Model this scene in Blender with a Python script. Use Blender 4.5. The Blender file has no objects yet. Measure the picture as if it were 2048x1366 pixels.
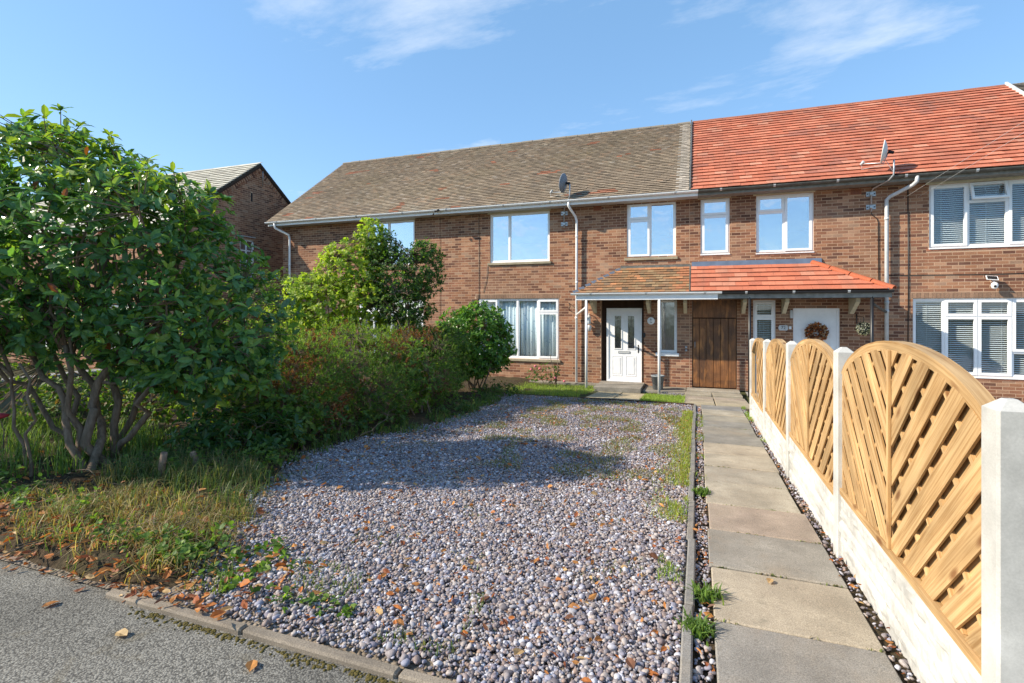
import bpy, math, random
import numpy as np
from mathutils import Vector, Matrix, noise as mnoise
rad = math.radians
RG = np.random.default_rng(11)
random.seed(11)
scene = bpy.context.scene
COL = scene.collection

# ------------------------------------------------------------------ camera, sky, sun, exposure
TH = math.atan(370 / 1024)
CAM_Z = 1.425
cd = bpy.data.cameras.new('camera')
cd.lens = 18.0; cd.sensor_width = 36.0; cd.shift_y = -0.0308
cd.clip_start = 0.05; cd.clip_end = 2000
cam = bpy.data.objects.new('camera', cd)
cam.location = (0, 0, CAM_Z); cam.rotation_euler = (rad(90), 0, TH)
COL.objects.link(cam); scene.camera = cam

SUN_EL = rad(34)
SUN_FRONT = rad(63)          # angle of the sun's azimuth from the facade normal, towards the left
to_sun = Vector((-math.sin(SUN_FRONT) * math.cos(SUN_EL), -math.cos(SUN_FRONT) * math.cos(SUN_EL), math.sin(SUN_EL)))
sl = bpy.data.lights.new('sun', 'SUN')
sl.energy = 2.75; sl.angle = rad(0.6); sl.color = (1.0, 0.89, 0.72)
sun = bpy.data.objects.new('sun', sl)
sun.rotation_euler = (-to_sun).to_track_quat('-Z', 'Y').to_euler()
sun.location = (-20, -10, 20)
COL.objects.link(sun)

world = bpy.data.worlds.new('World'); scene.world = world; world.use_nodes = True
wt = world.node_tree; wt.nodes.clear()
def wn(t, **k):
    n = wt.nodes.new(t)
    for a, b in k.items(): setattr(n, a, b)
    return n
sky = wn('ShaderNodeTexSky'); sky.sky_type = 'NISHITA'; sky.sun_disc = False
sky.sun_elevation = SUN_EL; sky.sun_rotation = math.atan2(to_sun.x, to_sun.y)
sky.air_density = 1.0; sky.dust_density = 0.15; sky.ozone_density = 2.2
tc = wn('ShaderNodeTexCoord')
sep = wn('ShaderNodeSeparateXYZ'); wt.links.new(tc.outputs['Generated'], sep.inputs[0])
zz = wn('ShaderNodeMath', operation='MAXIMUM'); wt.links.new(sep.outputs['Z'], zz.inputs[0]); zz.inputs[1].default_value = 0.06
dx = wn('ShaderNodeMath', operation='DIVIDE'); wt.links.new(sep.outputs['X'], dx.inputs[0]); wt.links.new(zz.outputs[0], dx.inputs[1])
dy = wn('ShaderNodeMath', operation='DIVIDE'); wt.links.new(sep.outputs['Y'], dy.inputs[0]); wt.links.new(zz.outputs[0], dy.inputs[1])
cmb = wn('ShaderNodeCombineXYZ'); wt.links.new(dx.outputs[0], cmb.inputs[0]); wt.links.new(dy.outputs[0], cmb.inputs[1])
mp = wn('ShaderNodeMapping'); wt.links.new(cmb.outputs[0], mp.inputs[0])
mp.inputs['Location'].default_value = (5.3, 2.4, 0); mp.inputs['Rotation'].default_value = (0, 0, rad(12)); mp.inputs['Scale'].default_value = (0.72, 1.0, 1)
n1 = wn('ShaderNodeTexNoise'); wt.links.new(mp.outputs[0], n1.inputs['Vector'])
n1.inputs['Scale'].default_value = 1.1; n1.inputs['Detail'].default_value = 9; n1.inputs['Roughness'].default_value = 0.62; n1.inputs['Distortion'].default_value = 0.25
n2 = wn('ShaderNodeTexNoise'); wt.links.new(mp.outputs[0], n2.inputs['Vector'])
n2.inputs['Scale'].default_value = 0.42; n2.inputs['Detail'].default_value = 2
mu = wn('ShaderNodeMath', operation='MULTIPLY'); wt.links.new(n1.outputs['Fac'], mu.inputs[0]); wt.links.new(n2.outputs['Fac'], mu.inputs[1])
rp = wn('ShaderNodeValToRGB'); wt.links.new(mu.outputs[0], rp.inputs[0])
rp.color_ramp.elements[0].position = 0.295; rp.color_ramp.elements[0].color = (0, 0, 0, 1)
rp.color_ramp.elements[1].position = 0.44; rp.color_ramp.elements[1].color = (0.75, 0.75, 0.75, 1)
mx = wn('ShaderNodeMix', data_type='RGBA'); wt.links.new(rp.outputs[0], mx.inputs[0])
gm = wn('ShaderNodeHueSaturation'); wt.links.new(sky.outputs[0], gm.inputs['Color'])
gm.inputs['Saturation'].default_value = 1.0; gm.inputs['Value'].default_value = 1.0
ev = wn('ShaderNodeMix', data_type='RGBA'); ev.inputs[0].default_value = 0.7     # even out the sky towards one clear blue
wt.links.new(gm.outputs[0], ev.inputs[6]); ev.inputs[7].default_value = (0.40, 0.90, 1.56, 1)
wt.links.new(ev.outputs[2], mx.inputs[6]); mx.inputs[7].default_value = (2.6, 2.75, 2.95, 1)
bg = wn('ShaderNodeBackground'); bg.inputs['Strength'].default_value = 0.15
wt.links.new(mx.outputs[2], bg.inputs['Color'])
wo = wn('ShaderNodeOutputWorld'); wt.links.new(bg.outputs[0], wo.inputs[0])

vs = scene.view_settings
vs.view_transform = 'Standard'; vs.look = 'None'; vs.gamma = 1.0; vs.use_curve_mapping = False; vs.exposure = 1.5
scene.render.engine = 'CYCLES'
scene.cycles.use_denoising = True
scene.cycles.max_bounces = 8; scene.cycles.transparent_max_bounces = 24
scene.cycles.sample_clamp_indirect = 4.0

# ------------------------------------------------------------------ helpers
CT, ST = math.cos(TH), math.sin(TH)
def depth(X, Y): return -X * ST + Y * CT
def in_view(X, Y, Z):
    D = depth(X, Y)
    if D <= 0.1: return False
    u = 1024 + 1024 * (X * CT + Y * ST) / D; v = 620 - 1024 * (Z - CAM_Z) / D
    return 5 < u < 2043 and 5 < v < 1361

def zg(Y):
    """ground height: the drive falls gently from the road to the house"""
    if Y < 1.0: return -0.0437
    if Y < 10.7: return -0.0437 * Y
    if Y < 13.0: return -0.4676 - 0.072 * (Y - 10.7)
    return -0.633

def zgv(Y): return np.interp(Y, [1.0, 10.7, 13.0], [-0.0437, -0.4676, -0.633])

def setp(o, label=None, cat=None, group=None, kind=None):
    if label: o['label'] = label
    if cat: o['category'] = cat
    if group: o['group'] = group
    if kind: o['kind'] = kind
    return o

def empty(name, loc, label, cat, group=None):
    o = bpy.data.objects.new(name, None); COL.objects.link(o); o.location = loc
    o.empty_display_size = 0.1
    return setp(o, label, cat, group)

def link(o, parent=None):
    COL.objects.link(o)
    if parent is not None:
        o.parent = parent
        if parent.type == 'EMPTY':
            o.matrix_parent_inverse = Matrix.Translation(parent.location).inverted()
    return o

def tint_attr(me, cols):
    a = me.color_attributes.new('tint', 'FLOAT_COLOR', 'POINT')
    c = np.ones((len(me.vertices), 4), np.float32); c[:, :3] = cols
    a.data.foreach_set('color', c.ravel())

def np_mesh(name, V, F, mat, tint=None, smooth=False):
    V = np.asarray(V, np.float32); F = np.asarray(F, np.int32)
    me = bpy.data.meshes.new(name)
    me.vertices.add(len(V)); me.vertices.foreach_set('co', V.ravel())
    k = F.shape[1]
    me.loops.add(F.size); me.loops.foreach_set('vertex_index', F.ravel())
    me.polygons.add(len(F)); me.polygons.foreach_set('loop_start', np.arange(len(F), dtype=np.int32) * k)
    me.update(calc_edges=True)
    me.polygons.foreach_set('use_smooth', np.full(len(F), bool(smooth)))
    if tint is not None: tint_attr(me, tint)
    if mat: me.materials.append(mat)
    return me

def np_obj(name, V, F, mat, parent=None, tint=None, smooth=False):
    return link(bpy.data.objects.new(name, np_mesh(name, V, F, mat, tint, smooth)), parent)

BOXF = np.array([[0, 3, 2, 1], [4, 5, 6, 7], [0, 1, 5, 4], [1, 2, 6, 5], [2, 3, 7, 6], [3, 0, 4, 7]])
class MB:
    def __init__(s): s.v = []; s.f = []; s.sm = []; s.t = []
    def add(s, vs_, fs, smooth=False, tint=None):
        o = len(s.v); s.v += [tuple(p) for p in vs_]
        s.f += [[i + o for i in f] for f in fs]; s.sm += [smooth] * len(fs)
        s.t += [tint or (1, 1, 1)] * len(vs_)
        return s
    def box(s, x0, x1, y0, y1, z0, z1, tint=None):
        return s.add([(x0, y0, z0), (x1, y0, z0), (x1, y1, z0), (x0, y1, z0), (x0, y0, z1), (x1, y0, z1), (x1, y1, z1), (x0, y1, z1)], BOXF.tolist(), tint=tint)
    def bbox(s, x0, x1, y0, y1, z0, z1, b=0.008):
        """box with chamfered edges"""
        V = []
        for z, bi in ((z0, b), (z0 + b, 0), (z1 - b, 0), (z1, b)):
            V += [(x0 + bi + (b if not bi else 0), y0 + bi, z), (x1 - bi - (b if not bi else 0), y0 + bi, z), (x1 - bi, y0 + bi + (b if not bi else 0), z), (x1 - bi, y1 - bi - (b if not bi else 0), z),
                  (x1 - bi - (b if not bi else 0), y1 - bi, z), (x0 + bi + (b if not bi else 0), y1 - bi, z), (x0 + bi, y1 - bi - (b if not bi else 0), z), (x0 + bi, y0 + bi + (b if not bi else 0), z)]
        F = [[7, 6, 5, 4, 3, 2, 1, 0], [24 + i for i in range(8)]]
        for r in range(3):
            for i in range(8):
                j = (i + 1) % 8; F.append([r * 8 + i, r * 8 + j, r * 8 + 8 + j, r * 8 + 8 + i])
        return s.add(V, F)
    def prism(s, poly, d, smooth=False):
        """poly: list of 3D points, extruded by vector d"""
        n = len(poly); P = [Vector(p) for p in poly]; d = Vector(d)
        V = P + [p + d for p in P]
        F = [list(range(n))[::-1], list(range(n, 2 * n))] + [[i, (i + 1) % n, n + (i + 1) % n, n + i] for i in range(n)]
        return s.add(V, F, smooth)
    def tube(s, pts, r, n=8, cap=True):
        P = [Vector(p) for p in pts]; m = len(P)
        rr = r if isinstance(r, (list, tuple)) else [r] * m
        V = []; prev = None
        for i, p in enumerate(P):
            t = (P[min(i + 1, m - 1)] - P[max(i - 1, 0)]).normalized()
            if prev is None:
                a = t.orthogonal().normalized()
            else:
                a = (prev - t * prev.dot(t))
                a = a.normalized() if a.length > 1e-6 else t.orthogonal().normalized()
            prev = a; b = t.cross(a)
            for k in range(n):
                th = 2 * math.pi * k / n
                V.append(p + (a * math.cos(th) + b * math.sin(th)) * rr[i])
        F = []
        for i in range(m - 1):
            for k in range(n):
                j = (k + 1) % n; F.append([i * n + k, i * n + j, (i + 1) * n + j, (i + 1) * n + k])
        s.add(V, F, True)
        if cap:
            o = len(s.v) - len(V)
            s.f += [[o + k for k in range(n)][::-1], [o + (m - 1) * n + k for k in range(n)]]; s.sm += [False, False]
        return s
    def lathe(s, prof, c, n=20, axis='z'):
        """prof: list of (r, h)"""
        V = []
        for r, h in prof:
            for k in range(n):
                th = 2 * math.pi * k / n
                p = (r * math.cos(th), r * math.sin(th), h)
                if axis == 'y': p = (p[0], -p[2], p[1])
                V.append((c[0] + p[0], c[1] + p[1], c[2] + p[2]))
        F = []
        for i in range(len(prof) - 1):
            for k in range(n):
                j = (k + 1) % n; F.append([i * n + k, i * n + j, (i + 1) * n + j, (i + 1) * n + k])
        F += [list(range(n))[::-1], list(range((len(prof) - 1) * n, len(prof) * n))]
        return s.add(V, F, True)
    def build(s, name, mat, parent=None, tints=False):
        me = bpy.data.meshes.new(name); me.from_pydata(s.v, [], s.f)
        me.polygons.foreach_set('use_smooth', s.sm)
        if tints: tint_attr(me, np.array(s.t, np.float32))
        if mat: me.materials.append(mat)
        me.update()
        return link(bpy.data.objects.new(name, me), parent)

# ------------------------------------------------------------------ materials
class NM:
    def __init__(s, name):
        s.m = bpy.data.materials.new(name); s.m.use_nodes = True
        s.t = s.m.node_tree; s.t.nodes.clear()
        s.out = s.n('ShaderNodeOutputMaterial')
        s.b = s.n('ShaderNodeBsdfPrincipled')
        s.t.links.new(s.b.outputs[0], s.out.inputs[0])
    def n(s, t, **k):
        x = s.t.nodes.new(t)
        for a, b in k.items(): setattr(x, a, b)
        return x
    def l(s, a, b): s.t.links.new(a, b)
    def put(s, sock, v):
        if hasattr(v, 'is_output') or isinstance(v, bpy.types.NodeSocket): s.l(v, sock)
        elif isinstance(v, (tuple, list)) and len(v) == 3 and sock.type == 'RGBA': sock.default_value = (*v, 1)
        else: sock.default_value = v
    def pos(s): return s.n('ShaderNodeNewGeometry').outputs['Position']
    def obj(s): return s.n('ShaderNodeTexCoord').outputs['Object']
    def attr(s, name='tint'): return s.n('ShaderNodeAttribute', attribute_name=name).outputs['Color']
    def vec(s, name): return s.n('ShaderNodeAttribute', attribute_name=name).outputs['Vector']
    def ocol(s): return s.n('ShaderNodeObjectInfo').outputs['Color']
    def orand(s): return s.n('ShaderNodeObjectInfo').outputs['Random']
    def scale(s, v, sc):
        x = s.n('ShaderNodeMapping'); s.l(v, x.inputs[0]); x.inputs['Scale'].default_value = sc; return x.outputs[0]
    def noise(s, v, sc, det=4, rough=.55, dist=0):
        x = s.n('ShaderNodeTexNoise'); s.l(v, x.inputs['Vector']); x.inputs['Scale'].default_value = sc
        x.inputs['Detail'].default_value = det; x.inputs['Roughness'].default_value = rough; x.inputs['Distortion'].default_value = dist
        return x.outputs['Fac']
    def voro(s, v, sc, feat='F1', out='Distance'):
        x = s.n('ShaderNodeTexVoronoi', feature=feat); s.l(v, x.inputs['Vector']); x.inputs['Scale'].default_value = sc
        return x.outputs[out]
    def ramp(s, f, *st):
        x = s.n('ShaderNodeValToRGB'); s.l(f, x.inputs[0]); e = x.color_ramp.elements
        while len(e) < len(st): e.new(0.5)
        for i, (p, c) in enumerate(st):
            e[i].position = p; e[i].color = (c, c, c, 1) if not isinstance(c, tuple) else (*c, 1)
        return x.outputs[0]
    def mix(s, f, a, b, mode='MIX'):
        x = s.n('ShaderNodeMix', data_type='RGBA', blend_type=mode)
        s.put(x.inputs[0], f); s.put(x.inputs[6], a); s.put(x.inputs[7], b); return x.outputs[2]
    def math(s, op, a, b=0.0):
        x = s.n('ShaderNodeMath', operation=op); s.put(x.inputs[0], a); s.put(x.inputs[1], b); return x.outputs[0]
    def bump(s, h, st=.5, d=.01):
        x = s.n('ShaderNodeBump'); s.l(h, x.inputs['Height']); x.inputs['Strength'].default_value = st; x.inputs['Distance'].default_value = d
        s.l(x.outputs[0], s.b.inputs['Normal']); return s
    def fin(s, col, rough=.8, spec=.3, metal=0):
        s.put(s.b.inputs['Base Color'], col); s.put(s.b.inputs['Roughness'], rough)
        s.b.inputs['Specular IOR Level'].default_value = spec; s.b.inputs['Metallic'].default_value = metal
        return s.m

def plain(name, col, rough=.5, spec=.4, metal=0, dirt=.12, sc=9):
    q = NM(name); nz = q.noise(q.pos(), sc, 5)
    f = q.ramp(nz, (.3, 1 - dirt), (.7, 1.0))
    c = q.mix(1.0, col, f, 'MULTIPLY')
    nz2 = q.noise(q.pos(), sc * 12, 3); q.bump(nz2, .06, .003)
    return q.fin(c, rough, spec, metal)

def m_brick():
    q = NM('brick'); p = q.pos()
    n = q.noise(p, 2.2, 4); n2 = q.noise(p, 60, 4, .65); n3 = q.noise(p, .7, 3)
    c = q.mix(1, q.attr(), q.ramp(n2, (.25, .68), (.75, 1.25)), 'MULTIPLY')
    c = q.mix(1, c, q.ramp(n, (.3, .80), (.7, 1.12)), 'MULTIPLY')
    c = q.mix(1, c, q.ramp(q.noise(p, .45, 3), (.35, .84), (.65, 1.1)), 'MULTIPLY')
    st = q.noise(q.scale(p, (5, 5, .5)), 1, 4, .6)
    c = q.mix(q.ramp(st, (.56, 0.), (.74, .42)), c, (.11, .07, .05))
    c = q.mix(q.ramp(n3, (.52, 0.), (.75, .4)), c, (.38, .26, .185))
    q.bump(n2, .5, .004); return q.fin(c, .88, .2)
def m_mortar():
    q = NM('mortar'); p = q.pos(); n = q.noise(p, 1.3, 4); n2 = q.noise(p, 90, 3)
    c = q.mix(q.ramp(n, (.3, 0.), (.7, 1.)), (.47, .30, .195), (.57, .385, .26))
    c = q.mix(1, c, q.ramp(n2, (.3, .8), (.7, 1.1)), 'MULTIPLY')
    q.bump(n2, .4, .004); return q.fin(c, .95, .1)
def m_tile(name, moss):
    q = NM(name); p = q.pos(); n2 = q.noise(p, 45, 4, .65); n = q.noise(p, 1.0, 5, .6)
    c = q.mix(1, q.attr(), q.ramp(n2, (.25, .7), (.75, 1.22)), 'MULTIPLY')
    if moss:
        n4 = q.noise(p, .45, 4, .6, .4); n5 = q.noise(p, 14, 5, .7)
        c = q.mix(q.ramp(q.math('MULTIPLY', n4, n5), (.26, 0.), (.44, .5)), c, (.20, .165, .085))
        n6 = q.noise(p, 23, 3, .7)
        c = q.mix(q.ramp(q.math('MULTIPLY', n, n6), (.33, 0.), (.40, .7)), c, (.36, .34, .27))
        n7 = q.noise(p, .8, 3, .5)
        c = q.mix(q.ramp(q.math('MULTIPLY', n7, n5), (.36, 0.), (.46, .6)), c, (.30, .21, .09))
    else:
        c = q.mix(q.ramp(n, (.45, 0.), (.75, .4)), c, (.24, .11, .08))
        st = q.noise(q.scale(p, (2.2, .5, .5)), 1, 4, .6)
        c = q.mix(q.ramp(st, (.5, 0.), (.72, .38)), c, (.24, .13, .095))
    q.bump(n2, .5, .005); return q.fin(c, .82, .25)
def m_wood(name, a, b, k, grain=(1.6, 58, 7), rough=.6):
    q = NM(name); g = q.vec('gcoord')
    v = q.scale(g, grain)
    n = q.noise(v, 1.0, 6, .62, .9); n2 = q.noise(q.scale(g, (14, 150, 9)), 1.0, 3)
    n3 = q.noise(q.scale(g, (1.5, 4.0, 13)), 1.0, 2)
    c = q.mix(q.ramp(n, (.36, 0.), (.60, 1.)), a, b)
    kn = q.voro(q.scale(g, (3.2, 9.5, 5.0)), 1.0)
    c = q.mix(q.ramp(kn, (.08, .9), (.20, 0.)), c, k)
    c = q.mix(1, c, q.ramp(n3, (.3, .62), (.7, 1.22)), 'MULTIPLY')
    q.bump(q.math('ADD', n, q.math('MULTIPLY', n2, .5)), .28, .003)
    return q.fin(c, rough, .3)
def m_concrete(name, usecol=True, base=(.3, .28, .26), spk=.5, rough=.9, bmp=.5):
    q = NM(name); p = q.pos(); n = q.noise(p, 3.0, 5, .6); f = q.noise(p, 170, 4, .7); n3 = q.noise(p, 11, 5, .65)
    c = q.mix(1, q.ocol() if usecol else base, q.ramp(n, (.3, .68), (.7, 1.2)), 'MULTIPLY')
    if usecol: c = q.mix(q.ramp(q.noise(p, 1.7, 5, .65, .5), (.48, 0.), (.68, .55)), c, (.30, .25, .19))
    c = q.mix(1, c, q.ramp(f, (.28, 1 - spk), (.72, 1 + spk)), 'MULTIPLY')
    c = q.mix(q.ramp(q.math('MULTIPLY', n, n3), (.32, 0.), (.46, .45)), c, (.10, .095, .07))
    if usecol:
        vo = q.voro(p, 75); c = q.mix(q.ramp(vo, (.10, .5), (.2, 0.)), c, (.08, .075, .07))
    q.bump(q.math('ADD', f, n3), bmp, .004); return q.fin(c, rough, .2)
def m_asphalt():
    q = NM('asphalt'); p = q.pos(); vo = q.voro(p, 125); vc = q.voro(p, 125, out='Color'); n = q.noise(p, 1.2, 5); f = q.noise(p, 260, 3)
    s = q.n('ShaderNodeSeparateColor'); q.l(vc, s.inputs[0])
    c = q.mix(q.ramp(s.outputs[0], (0., 0.), (1., 1.)), (.12, .113, .098), (.285, .27, .235))
    c = q.mix(q.ramp(vo, (.45, 0.), (.7, .85)), c, (.05, .047, .042))
    c = q.mix(1, c, q.ramp(n, (.3, .72), (.7, 1.25)), 'MULTIPLY')
    c = q.mix(q.ramp(q.noise(p, 3.5, 6, .7, .8), (.56, 0.), (.72, .5)), c, (.14, .115, .07))
    h = q.math('SUBTRACT', 1.0, vo); q.bump(q.math('ADD', h, q.math('MULTIPLY', f, .3)), .45, .006)
    return q.fin(c, .85, .3)
def m_soil():
    q = NM('soil'); p = q.pos(); n = q.noise(p, 25, 6, .7); n2 = q.noise(p, 2.5, 4)
    c = q.mix(q.ramp(n, (.3, 0.), (.75, 1.)), (.030, .022, .014), (.125, .09, .058))
    c = q.mix(q.ramp(n2, (.45, 0.), (.7, .5)), c, (.085, .075, .035))
    q.bump(n, 1.0, .03); return q.fin(c, .95, .1)
def m_gravelbase():
    q = NM('gravel_base'); p = q.pos(); v = q.voro(p, 42); n = q.noise(p, 5, 4); n8 = q.noise(p, 90, 3)
    c = q.mix(q.ramp(n, (.3, 0.), (.7, 1.)), (.17, .135, .10), (.26, .22, .175))
    c = q.mix(1, c, q.ramp(n8, (.3, .6), (.7, 1.3)), 'MULTIPLY')
    q.bump(q.math('SUBTRACT', 1.0, v), 1.0, .02); return q.fin(c, .95, .1)
def m_pebble():
    q = NM('pebble'); r = q.orand(); o = q.obj()
    x = q.n('ShaderNodeValToRGB'); q.l(r, x.inputs[0]); cr = x.color_ramp; cr.interpolation = 'CONSTANT'
    pal = [(0.204, 0.181, 0.192), (0.306, 0.259, 0.240), (0.240, 0.232, 0.281), (0.377, 0.320, 0.287), (0.142, 0.123, 0.130), (0.261, 0.206, 0.198), (0.428, 0.412, 0.450), (0.275, 0.273, 0.338), (0.316, 0.221, 0.175), (0.204, 0.181, 0.217), (0.509, 0.505, 0.550), (0.254, 0.221, 0.222), (0.174, 0.150, 0.152), (0.387, 0.341, 0.322), (0.225, 0.170, 0.152), (0.296, 0.289, 0.316)]
    while len(cr.elements) < len(pal): cr.elements.new(.5)
    for i, c in enumerate(pal): cr.elements[i].position = i / len(pal); cr.elements[i].color = (*c, 1)
    n = q.noise(q.pos(), 130, 4, .6)
    c = q.mix(1, x.outputs[0], q.ramp(n, (.3, .78), (.7, 1.18)), 'MULTIPLY')
    q.bump(n, .15, .002); return q.fin(c, .62, .35)
def m_leaf(name, gloss=.35, trans=.45, tsat=(1.25, 1.35, .45)):
    q = NM(name); t = q.attr()
    n = q.noise(q.pos(), 45, 2)
    c = q.mix(1, t, q.ramp(n, (.3, .85), (.7, 1.12)), 'MULTIPLY')
    q.fin(c, gloss, .4)
    tr = q.n('ShaderNodeBsdfTranslucent'); q.l(q.mix(1, c, (*tsat,), 'MULTIPLY'), tr.inputs[0])
    ms = q.n('ShaderNodeMixShader'); ms.inputs[0].default_value = trans
    q.l(q.b.outputs[0], ms.inputs[1]); q.l(tr.outputs[0], ms.inputs[2]); q.l(ms.outputs[0], q.out.inputs[0])
    return q.m
def m_bark():
    q = NM('bark'); p = q.pos(); n = q.noise(q.scale(p, (30, 30, 8)), 1, 5, .65)
    c = q.mix(q.ramp(n, (.3, 0.), (.7, 1.)), (.11, .075, .05), (.27, .20, .145))
    q.bump(n, .6, .008); return q.fin(c, .85, .2)
def m_glass(name, refl, tint=(.97, .98, .98), rough=.015, gcol=(.96, .98, 1)):
    q = NM(name); q.t.nodes.remove(q.b)
    g = q.n('ShaderNodeBsdfGlossy'); g.inputs['Color'].default_value = (*gcol, 1); g.inputs['Roughness'].default_value = rough
    tr = q.n('ShaderNodeBsdfTransparent'); tr.inputs[0].default_value = (*tint, 1)
    ge = q.n('ShaderNodeNewGeometry'); dt = q.n('ShaderNodeVectorMath', operation='DOT_PRODUCT'); q.l(ge.outputs['Incoming'], dt.inputs[0]); q.l(ge.outputs['Normal'], dt.inputs[1])
    fr = q.math('ADD', q.math('MULTIPLY', q.math('POWER', q.math('SUBTRACT', 1.0, q.math('ABSOLUTE', dt.outputs['Value'])), 5.0), .8), .03)
    ms = q.n('ShaderNodeMixShader'); q.l(q.math('ADD', fr, refl), ms.inputs[0])
    nz = q.noise(q.pos(), 2.4, 2)
    bm_ = q.n('ShaderNodeBump'); bm_.inputs['Strength'].default_value = .16; bm_.inputs['Distance'].default_value = .02
    q.l(nz, bm_.inputs['Height']); q.l(bm_.outputs[0], g.inputs['Normal'])
    q.l(tr.outputs[0], ms.inputs[1]); q.l(g.outputs[0], ms.inputs[2]); q.l(ms.outputs[0], q.out.inputs[0])
    return q.m
def m_curtain():
    q = NM('curtain'); p = q.pos(); v = q.voro(q.scale(p, (1, .3, 1)), 9.5); v2 = q.voro(q.scale(p, (1, .3, 1)), 24); n = q.noise(p, 30, 3)
    f = q.math('MULTIPLY', q.ramp(v, (.12, 1.), (.26, 0.)), q.ramp(n, (.4, .2), (.6, 1.)))
    c = q.mix(f, (.70, .82, .88), (.20, .33, .45))
    c = q.mix(q.ramp(v2, (.1, .5), (.2, 0.)), c, (.25, .38, .42))
    return q.fin(c, .9, .1)
def m_lead():
    return plain('lead', (.16, .20, .27), .45, .5, .35, .3, 5)
def m_gate():
    q = NM('gate_wood'); p = q.pos(); n = q.noise(q.scale(p, (38, 5, 2.0)), 1, 6, .65, .6); n2 = q.noise(p, 1.7, 4, .6, .6); n3 = q.noise(q.scale(p, (9, 2, 2.5)), 1, 4)
    c = q.mix(q.ramp(n, (.3, 0.), (.7, 1.)), (.13, .052, .021), (.34, .145, .05))
    c = q.mix(q.ramp(n2, (.40, 0.), (.62, .8)), c, (.075, .038, .022))
    c = q.mix(q.ramp(n3, (.55, 0.), (.75, .75)), c, (.50, .215, .065))
    q.bump(n, .5, .005); return q.fin(c, .5, .4)

M = dict(brick=m_brick(), mortar=m_mortar(), tile_old=m_tile('weathered_tile', True), tile_red=m_tile('red_tile', False),
    fence=m_wood('fence_wood', (.36, .205, .08), (.59, .39, .19), (.20, .085, .03)), slab=m_concrete('slab_concrete'), asphalt=m_asphalt(), soil=m_soil(),
    gbase=m_gravelbase(), pebble=m_pebble(), leaf=m_leaf('glossy_leaf', .27, .44), softleaf=m_leaf('soft_leaf', .5, .55), grass=m_leaf('grass_blade', .55, .4),
    dry=m_leaf('dry_leaf', .6, .25, (1.3, 1.0, .6)), bark=m_bark(), glass_sky=m_glass('window_glass_bright', .56, (.8, .86, .9), .015, (.90, .95, 1)), glass=m_glass('window_glass', .035),
    glass_dark=m_glass('frosted_glass', .22, (.30, .40, .46), .12), curtain=m_curtain(), lead=m_lead(), gate=m_gate(),
    white=plain('white_plastic', (.90, .90, .90), .35, .5, 0, .08), greywhite=plain('weathered_plastic', (.62, .63, .63), .45, .4, 0, .25, 6),
    cream=plain('cream_paint', (.66, .60, .44), .6, .3, 0, .2), stone=m_concrete('sill_stone', False, (.34, .29, .2), .3),
    black=plain('black_plastic', (.018, .018, .02), .4, .5), grime=plain('dirty_grey_gutter', (.14, .14, .125), .6, .3, 0, .5, 8),
    conc=m_concrete('white_concrete', False, (.52, .51, .48), .10, .9, .12), concgrey=m_concrete('grey_concrete', False, (.30, .285, .27), .35),
    steel=plain('galvanised_steel', (.48, .50, .52), .4, .5, .7, .2, 30), dish=plain('grey_paint', (.21, .23, .26), .5, .4), dishwhite=plain('pale_paint', (.76, .76, .72), .5, .4),
    bucket=plain('grey_plastic', (.23, .255, .27), .5, .4), brownboard=plain('brown_board', (.065, .035, .022), .7, .2, 0, .4), blind=plain('white_blind', (.74, .78, .80), .6, .3),
    slat=plain('blind_slat', (.66, .72, .74), .5, .4), dark=plain('dark_room', (.03, .03, .033), .9, .1), oldtilebed=plain('tile_underlay', (.06, .05, .04), .9, .1), redbed=plain('red_tile_underlay', (.14, .05, .03), .9, .1),
    soffit=plain('grey_soffit', (.30, .29, .26), .7, .2, 0, .4), ground=None)
q = NM('ground_grass'); p_ = q.pos()
M['ground'] = q.bump(q.noise(p_, 30, 5), .6, .03).fin(q.mix(q.noise(p_, 2.0, 5), (.045, .055, .02), (.10, .095, .045)), .95, .1)
# ------------------------------------------------------------------ ground, road, drive, path
def struct(o): o['kind'] = 'structure'; return o
def sheet(name, xs, ys, zf, mat):
    xs = np.asarray(xs, float); ys = np.asarray(ys, float)
    X, Y = np.meshgrid(xs, ys); Z = zf(X, Y); nx, ny = len(xs), len(ys)
    V = np.stack([X, Y, Z], -1).reshape(-1, 3)
    i = np.arange(nx - 1)[None, :] + (np.arange(ny - 1) * nx)[:, None]
    F = np.stack([i, i + 1, i + nx + 1, i + nx], -1).reshape(-1, 4)
    return struct(np_obj(name, V, F, mat, smooth=True))
def vnoise(X, Y, s, seed=0):
    f = np.vectorize(lambda a, b: mnoise.noise((a * s + seed, b * s, seed * .37)))
    return f(X, Y)

sheet('ground', [-400, -60, -20, 0, 20, 60, 400], [-400, -60, -5, 1.0, 3, 6, 10.7, 13.0, 16, 60, 900], lambda X, Y: zgv(Y) - .035, M['ground'])
sheet('road', np.linspace(-30, 14, 60), [-12, -3, 0, .6, 1.0, 1.4, 1.93], lambda X, Y: zgv(Y) - .012 - .02 * np.clip(1.9 - Y, 0, 3), M['asphalt'])

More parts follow.
